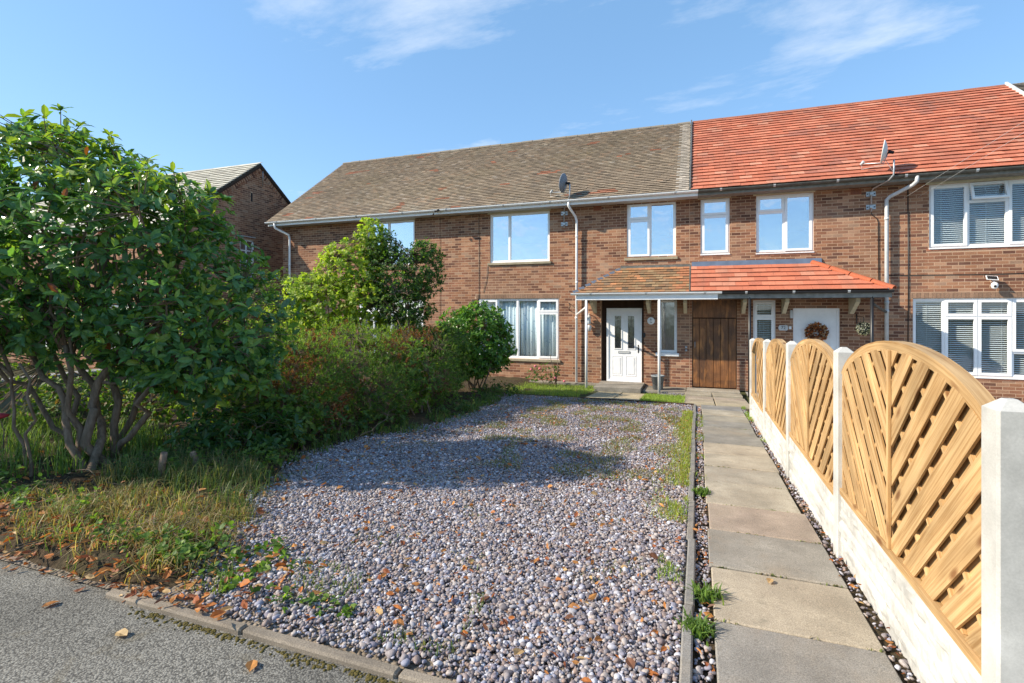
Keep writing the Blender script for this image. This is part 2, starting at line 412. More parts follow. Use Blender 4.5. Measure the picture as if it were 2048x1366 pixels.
# left edge of the gravel, where it meets the planted bed
BED_Y = [1.85, 2.28, 3.2, 4.7, 6.4, 8.4, 10.6, 11.2, 14.3]
BED_X = [-2.65, -2.72, -3.45, -4.25, -3.80, -3.72, -4.05, -4.2, -4.4]
def bed_edge(Y): return np.interp(Y, BED_Y, BED_X)
sheet('gravel_drive', np.linspace(-5.6, -.06, 60), np.linspace(1.86, 11.0, 90), lambda X, Y: zgv(Y) - .004 + .008 * vnoise(X, Y, 1.6, 3), M['gbase'])
def bedz(X, Y):
    d = bed_edge(Y) - X
    return zgv(Y) - .025 + .10 * np.clip((d + .12) / .6, 0, 1) + .035 * vnoise(X, Y, 3.5, 5) * np.clip(d + .2, 0, 1) - .2 * np.clip((1.98 - Y) / .2, 0, 1) - .06 * np.clip(-d - .1, 0, 1)
sheet('garden_bed', np.linspace(-12, -2.3, 110), np.linspace(1.80, 14.25, 130), bedz, M['soil'])
# soil strips at either side of the path and neighbour's yard beyond the fence
sheet('soil_strip', np.linspace(-.02, .10, 4), np.linspace(1.9, 10.9, 90), lambda X, Y: zgv(Y) - .016 + .010 * vnoise(X, Y, 9, 1), M['soil'])
sheet('fence_soil_strip', np.linspace(.80, 1.15, 8), np.linspace(1.2, 11.2, 110), lambda X, Y: zgv(Y) - .018 + .020 * vnoise(X, Y, 8, 9), M['soil'])
sheet('neighbour_yard', np.linspace(1.15, 9, 10), np.linspace(1.2, 14.2, 40), lambda X, Y: zgv(Y) - .016, M['concgrey'])

pv = [(.07, 1.9, zg(1.9) - .03), (.86, 1.9, zg(1.9) - .03), (.86, 10.9, zg(10.9) - .03), (.07, 10.9, zg(10.9) - .03)]
path = MB().prism([pv[3], pv[2], pv[1], pv[0]], (0, 0, -.12)).build('front_path', M['soil']); struct(path)
def slab(x0, x1, y0, y1, parent, col, dz=.0, t=.05, tilt=0, name='paving_slab'):
    g = .006
    m = MB().bbox(x0 + g, x1 - g, y0 + g, y1 - g, -t, 0, .007)
    xc, yc = (x0 + x1) / 2, (y0 + y1) / 2
    s_ = (zg(y1) - zg(y0)) / (y1 - y0)
    m.v = [(x, y, z + zg(yc) + s_ * (y - yc) + tilt * (x - xc) + dz) for x, y, z in m.v]
    o = m.build(name, M['slab'], parent); o.color = (col[0] * 1.2, col[1] * 1.16, col[2] * 1.08, 1); return o
SL = [(.215, .208, .20), (.215, .208, .20), (.32, .285, .235), (.225, .215, .20), (.30, .25, .215), (.32, .295, .25), (.29, .27, .235), (.33, .30, .25), (.32, .285, .235), (.20, .195, .185), (.21, .205, .19), (.20, .198, .19), (.27, .255, .22), (.31, .28, .23)]
ys = [1.93, 2.11, 2.73, 3.35, 3.98, 4.59, 5.27, 5.90, 6.52, 7.13, 7.74, 8.35, 8.96, 9.6, 10.22, 10.88]
for i in range(len(ys) - 1):
    c = SL[i % len(SL)]
    slab(.075 + random.uniform(-.012, .006), .80 + random.uniform(-.012, .012), ys[i], ys[i + 1], path, c, .012 + random.uniform(-.004, .006), tilt=random.uniform(-.008, .008))
# paving in front of the gate and of the white door
dp = MB().box(-2.4, 1.0, 10.95, 13.4, -.85, -.78).build('doorway_paving', M['soil']); struct(dp)
for x in (-.32, .36):
    for k, y in enumerate((10.9, 11.55, 12.2)):
        slab(x, x + .67, y, y + .64, dp, (.35 - .02 * k, .30 - .02 * k, .215), .004 + .004 * k)
for x in (-2.33, -1.72):
    for y in (10.92, 11.55, 12.2):
        slab(x, x + .6, y, y + .62, dp, (.36, .305, .21), .003, tilt=.004)
for x0, x1 in ((-.27, .33), (.34, 1.0)): slab(x0, x1, 12.86, 13.32, dp, (.30, .27, .22), .06, .1)
slab(-.25, .98, 13.33, 13.8, dp, (.3, .27, .23), .09, .14)
slab(-2.52, -1.32, 13.15, 14.29, dp, (.22, .205, .185), .085, .14)
slab(-1.31, -.26, 13.35, 14.29, dp, (.2, .19, .17), .01, .1)
slab(-6.5, -2.54, 13.95, 14.29, dp, (.2, .185, .165), .02, .1)

# kerb of the road and edging of the drive
kb = MB().box(-3.3, -.0, 1.81, 1.86, -.3, -.13).build('kerb', M['soil']); struct(kb)
kx = [-2.95, -2.0, -1.16, -.3, .08]
for i in range(len(kx) - 1):
    m = MB().bbox(kx[i] + .006, kx[i + 1] - .006, 1.812, 1.866, -.16, -.070, .009)
    dz = [.002, .006, 0, -.004][i]; a = [.004, -.006, .003, 0][i]
    m.v = [(x, y, z + dz + a * (x - kx[i])) for x, y, z in m.v]
    o = m.build('kerb_stone', M['slab'], kb); o.color = (.25, .21, .165, 1)
ed = empty('drive_edging', (-.04, 6, zg(6)), 'thin grey concrete strips edging the right side of the gravel beside the path', 'edging')
y = 1.96; k = 0
while y < 10.7:
    L = min([.84, .9, .88, .91][k % 4], 10.78 - y)
    m = MB().bbox(-.068, -.018, y + .004, y + L - .004, -.15, .028 + .006 * math.sin(k * 2.1), .008)
    m.v = [(x + .006 * math.sin(k * 1.7) + (.006 * math.sin(k) * (yy - y)), yy, z + zg(yy)) for x, yy, z in m.v]
    o = m.build('edging_strip', M['slab'], ed); o.color = (.235, .225, .21, 1); y += L; k += 1
ed2 = empty('back_edging', (-1.2, 10.8, zg(10.8)), 'dark edging boards across the far end of the gravel before the doorway slabs', 'edging')
for a, b in ((-2.35, -1.22), (-1.21, -.05)):
    m = MB().bbox(a, b, 10.79, 10.83, zg(10.8) - .1, zg(10.8) + .035, .005); m.build('edging_board', M['brownboard'], ed2)

# ------------------------------------------------------------------ houses
YF = 14.3
PAL = np.array([(.31, .145, .085), (.385, .195, .112), (.255, .115, .07), (.155, .073, .05), (.42, .235, .145), (.34, .21, .14), (.285, .135, .078), (.20, .092, .06), (.365, .175, .097)])
PW = np.array([.17, .15, .15, .10, .10, .05, .14, .08, .06])
def rect_wall(name, X0, X1, z0, z1, Y, ops, depth_, mat, parent):
    """front plane with real openings and reveals"""
    xs = sorted({X0, X1, *[o[0] for o in ops], *[o[1] for o in ops]}); zs = sorted({z0, z1, *[o[2] for o in ops], *[o[3] for o in ops]})
    m = MB()
    for i in range(len(xs) - 1):
        for j in range(len(zs) - 1):
            xc, zc = (xs[i] + xs[i + 1]) / 2, (zs[j] + zs[j + 1]) / 2
            if any(o[0] < xc < o[1] and o[2] < zc < o[3] for o in ops): continue
            m.add([(xs[i], Y, zs[j]), (xs[i + 1], Y, zs[j]), (xs[i + 1], Y, zs[j + 1]), (xs[i], Y, zs[j + 1])], [[0, 1, 2, 3]])
    for a, b, c, d in ops:
        e = Y + depth_
        m.add([(a, Y, c), (a, e, c), (a, e, d), (a, Y, d)], [[0, 1, 2, 3]]); m.add([(b, Y, c), (b, Y, d), (b, e, d), (b, e, c)], [[0, 1, 2, 3]])
        m.add([(a, Y, d), (a, e, d), (b, e, d), (b, Y, d)], [[0, 1, 2, 3]]); m.add([(a, Y, c), (b, Y, c), (b, e, c), (a, e, c)], [[0, 1, 2, 3]])
    return m
def brick_boxes(B):
    """B: array x0,x1,y0,y1,z0,z1 -> verts, faces"""
    B = np.asarray(B, float); n = len(B)
    idx = [(0, 2, 4), (1, 2, 4), (1, 3, 4), (0, 3, 4), (0, 2, 5), (1, 2, 5), (1, 3, 5), (0, 3, 5)]
    V = np.stack([B[:, list(i)] for i in idx], 1).reshape(-1, 3)
    keep = BOXF[[0, 1, 2, 3, 5]]
    F = (keep[None] + (np.arange(n) * 8)[:, None, None]).reshape(-1, 4)
    return V, F
def lay_bricks(X0, X1, z0, z1, ops, rng):
    out = []
    k = 0; z = z0
    while z + .05 < z1:
        zc = z + .0325; x = X0 - (.1125 if k % 2 else 0)
        cuts = [(o[0], o[1]) for o in ops if o[2] < zc < o[3]]
        while x < X1:
            a, b = max(x, X0), min(x + .215, X1)
            segs = [(a, b)]
            for c0, c1 in cuts:
                ns = []
                for s0, s1 in segs:
                    if c1 <= s0 or c0 >= s1: ns.append((s0, s1)); continue
                    if c0 - s0 > .03: ns.append((s0, c0))
                    if s1 - c1 > .03: ns.append((c1, s1))
                segs = ns
            for s0, s1 in segs:
                if s1 - s0 > .03: out.append((s0, s1, z, min(z + .065, z1)))
            x += .225
        z += .075; k += 1
    return out
BRICK_VAR = {}
def brick_variant(t, axis):
    key = (t, axis)
    if key not in BRICK_VAR:
        V, F = brick_boxes([(-.1055, .1055, -.002, .03, -.0305, .0305)])
        if axis == 'x': V = np.stack([-V[:, 1], V[:, 0], V[:, 2]], 1)
        BRICK_VAR[key] = np_mesh('brick', V, F, M['brick'], np.tile(PAL[t], (8, 1)))
    return BRICK_VAR[key]
def brickwork(wall, bricks, Y, special=(), rng=RG, n_obj=300, vis=lambda x, z: True, axis='y', dark=1.0):
    """bricks: (x0,x1,z0,z1) on the plane; the nearest whole ones are objects, the rest one part"""
    B = np.array(bricks); ti = rng.choice(len(PAL), len(B), p=PW / PW.sum())
    pr_ = rng.uniform(-.0015, .002, len(B))
    full = np.abs(B[:, 1] - B[:, 0] - .215) < .002
    xc, zc = (B[:, 0] + B[:, 1]) / 2, (B[:, 2] + B[:, 3]) / 2
    if axis == 'y': D = depth(xc, np.full(len(B), Y)); ok = np.array([full[i] and in_view(xc[i], Y, zc[i]) and vis(xc[i], zc[i]) for i in range(len(B))])
    else: D = depth(np.full(len(B), Y), xc); ok = np.array([full[i] and in_view(Y, xc[i], zc[i]) and vis(xc[i], zc[i]) for i in range(len(B))])
    order = np.argsort(np.where(ok, D, 1e6))[:min(n_obj, ok.sum())]
    pick = np.zeros(len(B), bool); pick[order] = True
    for i in order:
        o = bpy.data.objects.new('brick', brick_variant(int(ti[i]), axis))
        o.location = (xc[i], Y - pr_[i] * .6, zc[i]) if axis == 'y' else (Y + pr_[i] * .6, xc[i], zc[i])
        COL.objects.link(o); o.parent = wall
    r = ~pick
    if axis == 'y': arr = np.stack([B[r, 0] + .002, B[r, 1] - .002, Y - .002 - pr_[r] * .6, np.full(r.sum(), Y + .03), B[r, 2] + .002, B[r, 3] - .002], 1)
    else: arr = np.stack([np.full(r.sum(), Y - .03), Y + .002 + pr_[r] * .6, B[r, 0] + .002, B[r, 1] - .002, B[r, 2] + .002, B[r, 3] - .002], 1)
    V, F = brick_boxes(arr)
    if axis == 'x': F = (BOXF[[0, 1, 2, 3, 4]][None] + (np.arange(r.sum()) * 8)[:, None, None]).reshape(-1, 4)
    T = np.repeat(PAL[ti[r]] * rng.uniform(.86, 1.14, (r.sum(), 1)), 8, 0)
    if len(special):
        S = np.array([s_[:6] for s_ in special]); V2, F2 = brick_boxes(S)
        T2 = np.repeat(np.array([s_[6] for s_ in special]) * rng.uniform(.8, 1.15, (len(S), 1)), 8, 0)
        F = np.concatenate([F, F2 + len(V)]); V = np.concatenate([V, V2]); T = np.concatenate([T, T2])
    o = np_obj('brickwork', V, F, M['brick'], wall, T); o['kind'] = 'stuff'
def soldier(x0, x1, z0, z1, Y, w=.065, col=(.31, .19, .125)):
    n = max(1, round((x1 - x0) / (w + .01))); p = (x1 - x0) / n
    return [(x0 + i * p + .005, x0 + (i + 1) * p - .005, Y - .007, Y + .03, z0 + .005, z1 - .005, col) for i in range(n)]

TILE_VAR = {}
def tile_field(roof, O, U, Vd, N, ulen, nrow, w, gauge, pal, pw, mat, n_obj=300, clip=None, th=.009, rng=RG, tint_fn=None, lift=.032, camber=0.0):
    """tiles laid in half bond on a slope; O eave corner, U along the eave, Vd up the slope, N normal"""
    O, U, Vd, N = map(np.array, (O, U, Vd, N)); rows = []
    for r in range(nrow):
        off = -(w / 2) if r % 2 else 0; u = off
        lo, hi = (0, ulen) if clip is None else clip((r + .5) * gauge)
        while u < ulen:
            a, b = max(u + .0015, lo), min(u + w - .0015, hi)
            if b - a > .02: rows.append((a, b, r * gauge, r))
            u += w
    T = np.array(rows); n = len(T)
    j = rng.normal(0, .0022, (n, 3)); ti = rng.choice(len(pal), n, p=np.array(pw) / sum(pw))
    cols = np.array(pal)[ti]
    if tint_fn is not None: cols = tint_fn(T, cols, rng)
    ln = gauge * 1.45
    a, b, v0 = T[:, 0], T[:, 1], T[:, 2]
    h0 = lift + j[:, 0]; h1 = .002
    pos = (O + np.outer((a + b) / 2, U) + np.outer(v0, Vd))
    D = depth(pos[:, 0], pos[:, 1]); full = np.abs(b - a - (w - .003)) < .001
    ok = np.array([full[i] and in_view(*pos[i]) for i in range(n)])
    order = np.argsort(np.where(ok, D, 1e6))[:min(n_obj, int(ok.sum()))]
    pick = np.zeros(n, bool); pick[order] = True
    def verts(a, b, v0, h0, tl):
        c = []
        for hh, dd in ((0, 0), (th, 1)):
            for uu, vv in ((a, 0), (b, 0), (b, 1), (a, 1)):
                v_ = v0 - .012 + tl * (1 if vv == 0 else 0) + vv * ln
                c.append(O + np.outer(uu, U) + np.outer(v_, Vd) + np.outer((h0 if vv == 0 else np.full_like(h0, h1)) + hh, N))
        return np.stack(c, 1).reshape(-1, 3)
    keep = BOXF[[0, 1, 2, 3, 5]]
    r = ~pick
    V = verts(a[r], b[r], v0[r], h0[r], j[r, 1])
    F = (keep[None] + (np.arange(r.sum()) * 8)[:, None, None]).reshape(-1, 4)
    o = np_obj('tiling', V, F, mat, roof, np.repeat(cols[r], 8, 0)); o['kind'] = 'stuff'
    B3 = Matrix((U, Vd, N)).transposed().to_4x4()
    for i in order:
        key = (mat.name, int(ti[i]) if tint_fn is None else tuple(np.round(cols[i] * 14).astype(int)), round(w, 3), gauge)
        if key not in TILE_VAR:
            vv = []
            for hh in (0, th):
                for uu, q_ in ((-w / 2 + .0015, 0), (w / 2 - .0015, 0), (w / 2 - .0015, 1), (-w / 2 + .0015, 1)):
                    vv.append((uu, -.012 + q_ * ln, (lift if q_ == 0 else h1) + hh))
            TILE_VAR[key] = np_mesh('tile', vv, keep, mat, np.tile(cols[i], (8, 1)))
        t = bpy.data.objects.new('tile', TILE_VAR[key])
        t.matrix_local = Matrix.Translation(Vector(pos[i]) + Vector(N) * j[i, 0]) @ B3
        COL.objects.link(t); t.parent = roof
    return o

def pane(win, x0, x1, z0, z1, y, glass): MB().box(x0, x1, y, y + .006, z0, z1).build('pane', glass, win)
def frame_rect(m, x0, x1, z0, z1, y0, y1, b):
    m.box(x0, x1, y0, y1, z0, z0 + b); m.box(x0, x1, y0, y1, z1 - b, z1)
    m.box(x0, x0 + b, y0, y1, z0 + b, z1 - b); m.box(x1 - b, x1, y0, y1, z0 + b, z1 - b); return m
def window(house, x0, x1, z0, z1, lights, glass, Y=YF, sill=None, blind=None, name='window'):
    """lights: (x fraction end, transom z or None, casement?) left to right"""
    y0, y1 = Y + .035, Y + .105; fb = .05
    m = frame_rect(MB(), x0, x1, z0, z1, y0, y1, fb)
    xs = [x0] + [x0 + (x1 - x0) * l[0] for l in lights]; rects = []
    for i, (fx, tz, case) in enumerate(lights):
        a = xs[i] + (fb if i == 0 else .022); b = xs[i + 1] - (fb if i == len(lights) - 1 else .022)
        if i: m.box(xs[i] - .022, xs[i] + .022, y0 + .004, y1, z0 + fb, z1 - fb)
        if tz:
            m.box(a, b, y0 + .006, y1, tz - .022, tz + .022)
            rects += [(a, b, z0 + fb, tz - .022, case), (a, b, tz + .022, z1 - fb, True)]
        else: rects.append((a, b, z0 + fb, z1 - fb, case))
    w = m.build(name, M['white'], house)
    for a, b, c, d, case in rects:
        if case:
            frame_rect(MB(), a - .012, b + .012, c - .012, d + .012, y0 - .018, y0 + .03, .055).build('sash', M['white'], w)
            pane(w, a + .043, b - .043, c + .043, d - .043, y0 + .004, glass)
        else:
            frame_rect(MB(), a, b, c, d, y0 + .012, y0 + .05, .02).build('bead', M['white'], w)
            pane(w, a + .02, b - .02, c + .02, d - .02, y0 + .03, glass)
    if sill == 'stone': MB().bbox(x0 - .07, x1 + .05, Y - .05, Y + .05, z0 - .075, z0 - .004, .006).build('sill', M['stone'], w)
    if sill == 'white': MB().bbox(x0 - .08, x1 + .05, Y - .06, Y + .05, z0 - .09, z0 - .004, .008).build('sill', M['white'], w)
    if sill == 'thin': MB().bbox(x0 - .01, x1 + .01, Y - .025, Y + .05, z0 - .03, z0 - .003, .005).build('sill', M['white'], w)
    yb = Y + .115
    if blind == 'venetian':
        z = z0 + .06; k = 0; V = []; F = []
        while z < z1 - .09:
            n = len(V); V += [(x0 + .06, yb - .010, z - .009), (x1 - .06, yb - .010, z - .009), (x1 - .06, yb + .018, z + .013), (x0 + .06, yb + .018, z + .013)]
            V += [(p[0], p[1], p[2] + .0012) for p in V[-4:]]
            F += [[i + n for i in f] for f in BOXF.tolist()]; z += .046
        o = MB().add(V, F).build('blind_slats', M['slat'], w); o['kind'] = 'stuff'
        MB().box(x0 + .055, x1 - .055, yb - .02, yb + .025, z1 - .095, z1 - .05).build('blind_headrail', M['slat'], w)
        for fx in [.12 + .19 * k for k in range(5)]:
            xx = x0 + (x1 - x0) * fx; MB().box(xx - .002, xx + .002, yb - .014, yb - .011, z0 + .05, z1 - .08).build('blind_cord', M['slat'], w)
    if blind == 'roller': MB().box(x0 + .05, x1 - .05, yb, yb + .004, z0 + .055, z1 - .05).build('roller_blind', M['blind'], w)
    if blind == 'half': MB().box(x0 + .05, x0 + (x1 - x0) * .5, yb, yb + .004, z0 + .055, z1 - .05).build('roller_blind', M['blind'], w)
    if blind == 'curtain':
        n = 260; xx = np.linspace(x0 + .05, x1 - .05, n); yy = yb + .06 + .022 * np.sin(xx * 46 + 3 * np.sin(xx * 5)) + .012 * np.sin(xx * 19)
        V = np.concatenate([np.stack([xx, yy, np.full(n, z0 + .02)], 1), np.stack([xx, yy * .7 + (yb + .06) * .3, np.full(n, z1 - .05)], 1)])
        i = np.arange(n - 1); g = (np.abs(xx[:-1] - (x0 + (x1 - x0) * .515)) > .012)
        F = np.stack([i, i + 1, i + n + 1, i + n], 1)[g]
        o = np_obj('curtain', V, F, M['curtain'], w, smooth=True)
        sm = o.modifiers.new('thickness', 'SOLIDIFY'); sm.thickness = .003
    return w

def gutter(house, x0, x1, y, z, mat, jmat, name='gutter', step=1.6):
    """half-round gutter with union brackets"""
    n = 10; P = []
    for k in range(n + 1):
        a = math.pi * k / n; P.append((-.056 * math.cos(a), -.056 * math.sin(a)))
    for k in range(n + 1):
        a = math.pi * (1 - k / n); P.append((-.050 * math.cos(a), -.050 * math.sin(a)))
    m = MB().prism([(x0, y + p[0], z + p[1]) for p in P], (x1 - x0, 0, 0), False)
    g = m.build(name, mat, house)
    x = x0 + .5
    while x < x1 - .2:
        b = MB(); Q = [(-.062 * math.cos(math.pi * k / 8), -.062 * math.sin(math.pi * k / 8) + .004) for k in range(9)]
        b.prism([(x, y + p[0], z + p[1]) for p in Q], (.05, 0, 0)); b.build('gutter_bracket', jmat, g); x += step * random.uniform(.85, 1.15)
    return g
Z0 = -.64
PITCH = math.atan2(3.16, 4.17); CP, SP = math.cos(PITCH), math.sin(PITCH)
def roof_body(house, x0, x1, bed):
    m = MB().prism([(x0, 13.86, 4.44), (x0, 18.0, 7.58), (x0, 22.14, 4.44)], (x1 - x0, 0, 0))
    return m.build('roof', bed, house)
def ridge(roof, x0, x1, mat, col, seg=.42, gapc=None):
    me = None; n = int(round((x1 - x0) / seg)); L = (x1 - x0) / n
    for i in range(n):
        if me is None:
            b = MB(); P = [(.13 * math.cos(a), .085 * math.sin(a)) for a in np.linspace(-.15, math.pi + .15, 11)] + [(.115 * math.cos(a), .072 * math.sin(a)) for a in np.linspace(math.pi + .15, -.15, 11)]
            b.prism([(0, p[0], p[1]) for p in P], (L - .012, 0, 0), False)
            me = bpy.data.meshes.new('ridge_tile'); me.from_pydata(b.v, [], b.f); tint_attr(me, np.tile(col, (len(b.v), 1))); me.materials.append(mat)
        o = bpy.data.objects.new('ridge_tile', me); o.location = (x0 + i * L, 18.0, 7.585 + random.uniform(-.006, .006)); o.rotation_euler = (random.uniform(-.02, .02), random.uniform(-.012, .012), 0)
        COL.objects.link(o); o.parent = roof
def pipe(house, pts, r, mat, name='downpipe', clips=()):
    p = MB().tube(pts, r, 12).build(name, mat, house)
    for c in clips: MB().lathe([(r * 1.18, -.03), (r * 1.18, .03)], c, 12).build('pipe_collar', mat, p)
    return p
def head_board(house, x0, x1, z1, mat): MB().box(x0 - .07, x1 + .03, YF - .03, YF + .09, z1 + .003, 4.375).build('head_board', mat, house)

# ---- left house: weathered brown roof, white door
hA = empty('terraced_house', (-7, 14.3, Z0), 'brick terraced house with weathered brown tiled roof, white front door and flowered blue curtains', 'house', 'terraced houses in the row')
opsA = [(-5.87, -4.01, 2.84, 4.30), (-1.81, -.53, 2.85, 4.34), (-10.25, -8.47, 2.85, 4.32), (-6.27, -3.73, -.01, 1.76), (-10.6, -8.13, -.01, 1.76), (-2.52, -1.36, -.56, 1.72), (-.97, -.50, .28, 1.70)]
m = rect_wall('wall', -13.79, -.18, Z0, 4.44, YF, opsA, .25, M['mortar'], hA)
m.add([(-13.79, YF, Z0), (-13.79, 21.7, Z0), (-13.79, 21.7, 4.4), (-13.79, 18, 7.5), (-13.79, YF, 4.4)], [[0, 1, 2, 3, 4]])
m.add([(-13.79, 21.7, Z0), (-.18, 21.7, Z0), (-.18, 21.7, 4.4), (-13.79, 21.7, 4.4)], [[0, 1, 2, 3]])
m.add([(-13.79, YF + .3, 2.3), (-.18, YF + .3, 2.3), (-.18, 21.7, 2.3), (-13.79, 21.7, 2.3)], [[0, 1, 2, 3]])
m.add([(-.18, YF, Z0), (-.18, 21.7, Z0), (-.18, 21.7, 4.4), (-.18, YF, 4.4)], [[0, 1, 2, 3]])
wallA = m.build('wall', M['mortar'], hA)
exA = opsA + [(-6.35, -3.70, 1.76, 1.905), (-10.7, -8.1, 1.76, 1.905), (-.95 - .1, -.4, .19, .28), (-2.7, -2.54, 4.28, 4.42)]
spA = soldier(-6.33, -3.70, 1.765, 1.90, YF) + soldier(-10.68, -8.1, 1.765, 1.90, YF)
brickwork(wallA, lay_bricks(-13.79, -.19, Z0 + .005, 4.42, exA, RG), YF, spA, vis=lambda x, z: z > 2.75 or (z < 1.6 and x > -3.6))
window(hA, -5.87, -4.01, 2.84, 4.30, [(.33, None, False), (1, None, False)], M['glass_sky'], sill='stone'); head_board(hA, -5.87, -4.01, 4.30, M['cream'])
window(hA, -1.81, -.53, 2.85, 4.34, [(.475, 3.89, True), (1, None, False)], M['glass_sky'], sill='stone'); head_board(hA, -1.81, -.53, 4.335, M['cream'])
window(hA, -10.25, -8.47, 2.85, 4.32, [(.45, None, False), (1, None, False)], M['glass_sky'], sill='stone', blind='roller'); head_board(hA, -10.25, -8.47, 4.32, M['white'])
window(hA, -6.27, -3.73, -.01, 1.76, [(.25, 1.36, True), (.5, None, False), (.75, None, False), (1, 1.36, True)], M['glass'], sill='stone', blind='curtain')
window(hA, -10.6, -8.13, -.01, 1.76, [(.25, 1.36, True), (.5, None, False), (.75, None, False), (1, 1.36, True)], M['glass_sky'], sill='stone', blind='roller')
w = window(hA, -.97, -.50, .28, 1.70, [(1, None, False)], M['glass_dark'], sill='white')
roofA = roof_body(hA, -14.02, -.19, M['oldtilebed'])
def tintA(T, cols, rng):
    u, v = T[:, 0], T[:, 2]
    n = np.array([mnoise.noise((a * .9, b * 2.2, 4.1)) for a, b in zip(u, v)])
    n2 = np.array([mnoise.noise((a * .25, b * .4, 9.1)) for a, b in zip(u, v)])
    cols = cols * (1 + .2 * n2)[:, None] * .6 + np.array((.255, .20, .145)) * .4
    red = (n > .5) & (rng.random(len(u)) < .7); cols[red] = np.array((.34, .15, .09)) * rng.uniform(.8, 1.15, (red.sum(), 1))
    pale = (rng.random(len(u)) < .03); cols[pale] = (.34, .28, .22)
    vg = u > 13.87 - .42; cols[vg] = np.array((.46, .40, .33)) * rng.uniform(.85, 1.12, (vg.sum(), 1))
    return cols * rng.uniform(.88, 1.12, (len(u), 1))
tile_field(roofA, (-14.06, 13.83, 4.465), (1, 0, 0), (0, CP, SP), (0, -SP, CP), 13.87, 45, .165, .116,
    [(.28, .215, .15), (.22, .17, .122), (.34, .265, .185), (.34, .23, .15), (.18, .142, .108)], [.3, .25, .25, .1, .1], M['tile_old'], tint_fn=tintA)
ridge(roofA, -14.05, -.2, M['tile_old'], (.24, .21, .17))
# mossy upstand where the old roof meets the new one
MB().prism([(-.19, 13.80, 4.47), (-.19, 13.80, 4.56), (-.19, 17.96, 7.72), (-.19, 17.96, 7.60)], (.04, 0, 0)).build('verge_upstand', M['grime'], hA)
MB().box(-14.05, .02, 13.885, 13.905, 4.335, 4.465).build('fascia', M['white'], hA)
MB().box(-14.05, .02, 13.905, YF + .02, 4.345, 4.375).build('soffit', M['greywhite'], hA)
MB().prism([(-14.06, 13.84, 4.40), (-14.06, 13.84, 4.46), (-14.06, 18, 7.62), (-14.06, 18, 7.5)], (.05, 0, 0)).build('verge_board', M['grime'], hA)
gutter(hA, -14.1, .03, 13.825, 4.465, M['white'], M['greywhite'])
pipe(hA, [(-3.34, 13.83, 4.42), (-3.34, 13.85, 4.30), (-3.30, 13.92, 4.22), (-3.21, 14.14, 4.04), (-3.19, 14.19, 3.94), (-3.19, 14.20, 3.6), (-3.20, 14.20, -.62)], .034, M['white'], clips=[(-3.19, 14.2, 3.5), (-3.19, 14.2, 2.2), (-3.2, 14.2, 1.2)])
pipe(hA, [(-13.72, 13.83, 4.42), (-13.72, 13.86, 4.26), (-13.42, 14.18, 4.05), (-13.40, 14.2, 3.9), (-13.40, 14.2, -.6)], .036, M['white'], clips=[(-13.4, 14.2, 3.0)])
def air_brick(house, x, z):
    b = MB().box(x - .11, x + .11, YF - .01, YF + .03, z - .065, z + .065).build('air_brick', plain('terracotta', (.35, .12, .06), .9, .1), house)
    for i in range(7):
        for j in range(4): MB().box(x - .092 + i * .0275, x - .078 + i * .0275, YF - .0115, YF - .009, z - .05 + j * .028, z - .035 + j * .028).build('air_hole', M['black'], b)
air_brick(hA, -2.62, 4.27)

# white front door with two leaded lights
d0, d1, zb, zt, yd = -2.38, -1.42, -.555, 1.475, YF + .10
MB().box(-2.515, -1.365, yd + .03, yd + .07, 1.48, 1.715).build('over_door_board', M['brownboard'], hA)
for a, b in ((-2.515, -2.385), (-1.415, -1.365)): MB().box(a, b, yd + .03, yd + .06, -.555, 1.48).build('door_reveal', M['brownboard'], hA)
dr = frame_rect(MB(), d0, d1, zb, zt, yd - .03, yd + .05, .055).build('front_door', M['white'], hA)
lx = (-2.155, -1.795); lw = .175; lz0, lz1 = .36, 1.26
xs_ = [d0 + .055, lx[0], lx[0] + lw, lx[1], lx[1] + lw, d1 - .055]
lf = MB()
for a, b in ((0, 1), (2, 3), (4, 5)): lf.box(xs_[a], xs_[b], yd - .008, yd + .035, lz0, lz1)
lf.box(xs_[0], xs_[5], yd - .008, yd + .035, zb + .055, lz0); lf.box(xs_[0], xs_[5], yd - .008, yd + .035, lz1, zt - .055)
lf.build('door_leaf', M['white'], dr)
for x in lx:
    frame_rect(MB(), x - .025, x + lw + .025, lz0 - .025, lz1 + .025, yd - .022, yd - .004, .026).build('light_surround', M['white'], dr)
    MB().box(x, x + lw, yd + .006, yd + .012, lz0, lz1).build('pane', M['glass_dark'], dr)
    l = MB(); xc = x + lw / 2; zc = (lz0 + lz1) / 2; w_ = .0045
    def bar(ax, az, bx, bz): l.tube([(ax, yd + .003, az), (bx, yd + .003, bz)], w_, 5)
    for s_ in (1, -1):
        bar(xc, zc + s_ * .16, xc, zc + s_ * .45); bar(x, zc + s_ * .31, x + lw, zc + s_ * .31)
        bar(xc, zc + s_ * .16, xc - .055, zc + s_ * .10); bar(xc, zc + s_ * .16, xc + .055, zc + s_ * .10)
        bar(xc - .055, zc + s_ * .10, x, zc + s_ * .13); bar(xc + .055, zc + s_ * .10, x + lw, zc + s_ * .13)
        bar(xc + s_ * .055, zc - .10, xc + s_ * .055, zc + .10)
        bar(xc - .055, zc - s_ * .10, xc, zc - s_ * .16)
    l.build('lead_bars', M['dark'], dr)
for a, b in ((-2.23, -1.96), (-1.86, -1.58)):
    frame_rect(MB(), a, b, -.40, .16, yd - .016, yd - .006, .02).build('door_panel', M['white'], dr)
    MB().bbox(a + .045, b - .045, yd - .018, yd - .004, -.355, .115, .006).build('door_panel', M['white'], dr)
MB().bbox(-2.06, -1.73, yd - .02, yd - .006, .215, .285, .006).build('letter_box', M['steel'], dr)
MB().box(-2.04, -1.75, yd - .024, yd - .019, .232, .266).build('letter_flap', M['greywhite'], dr)
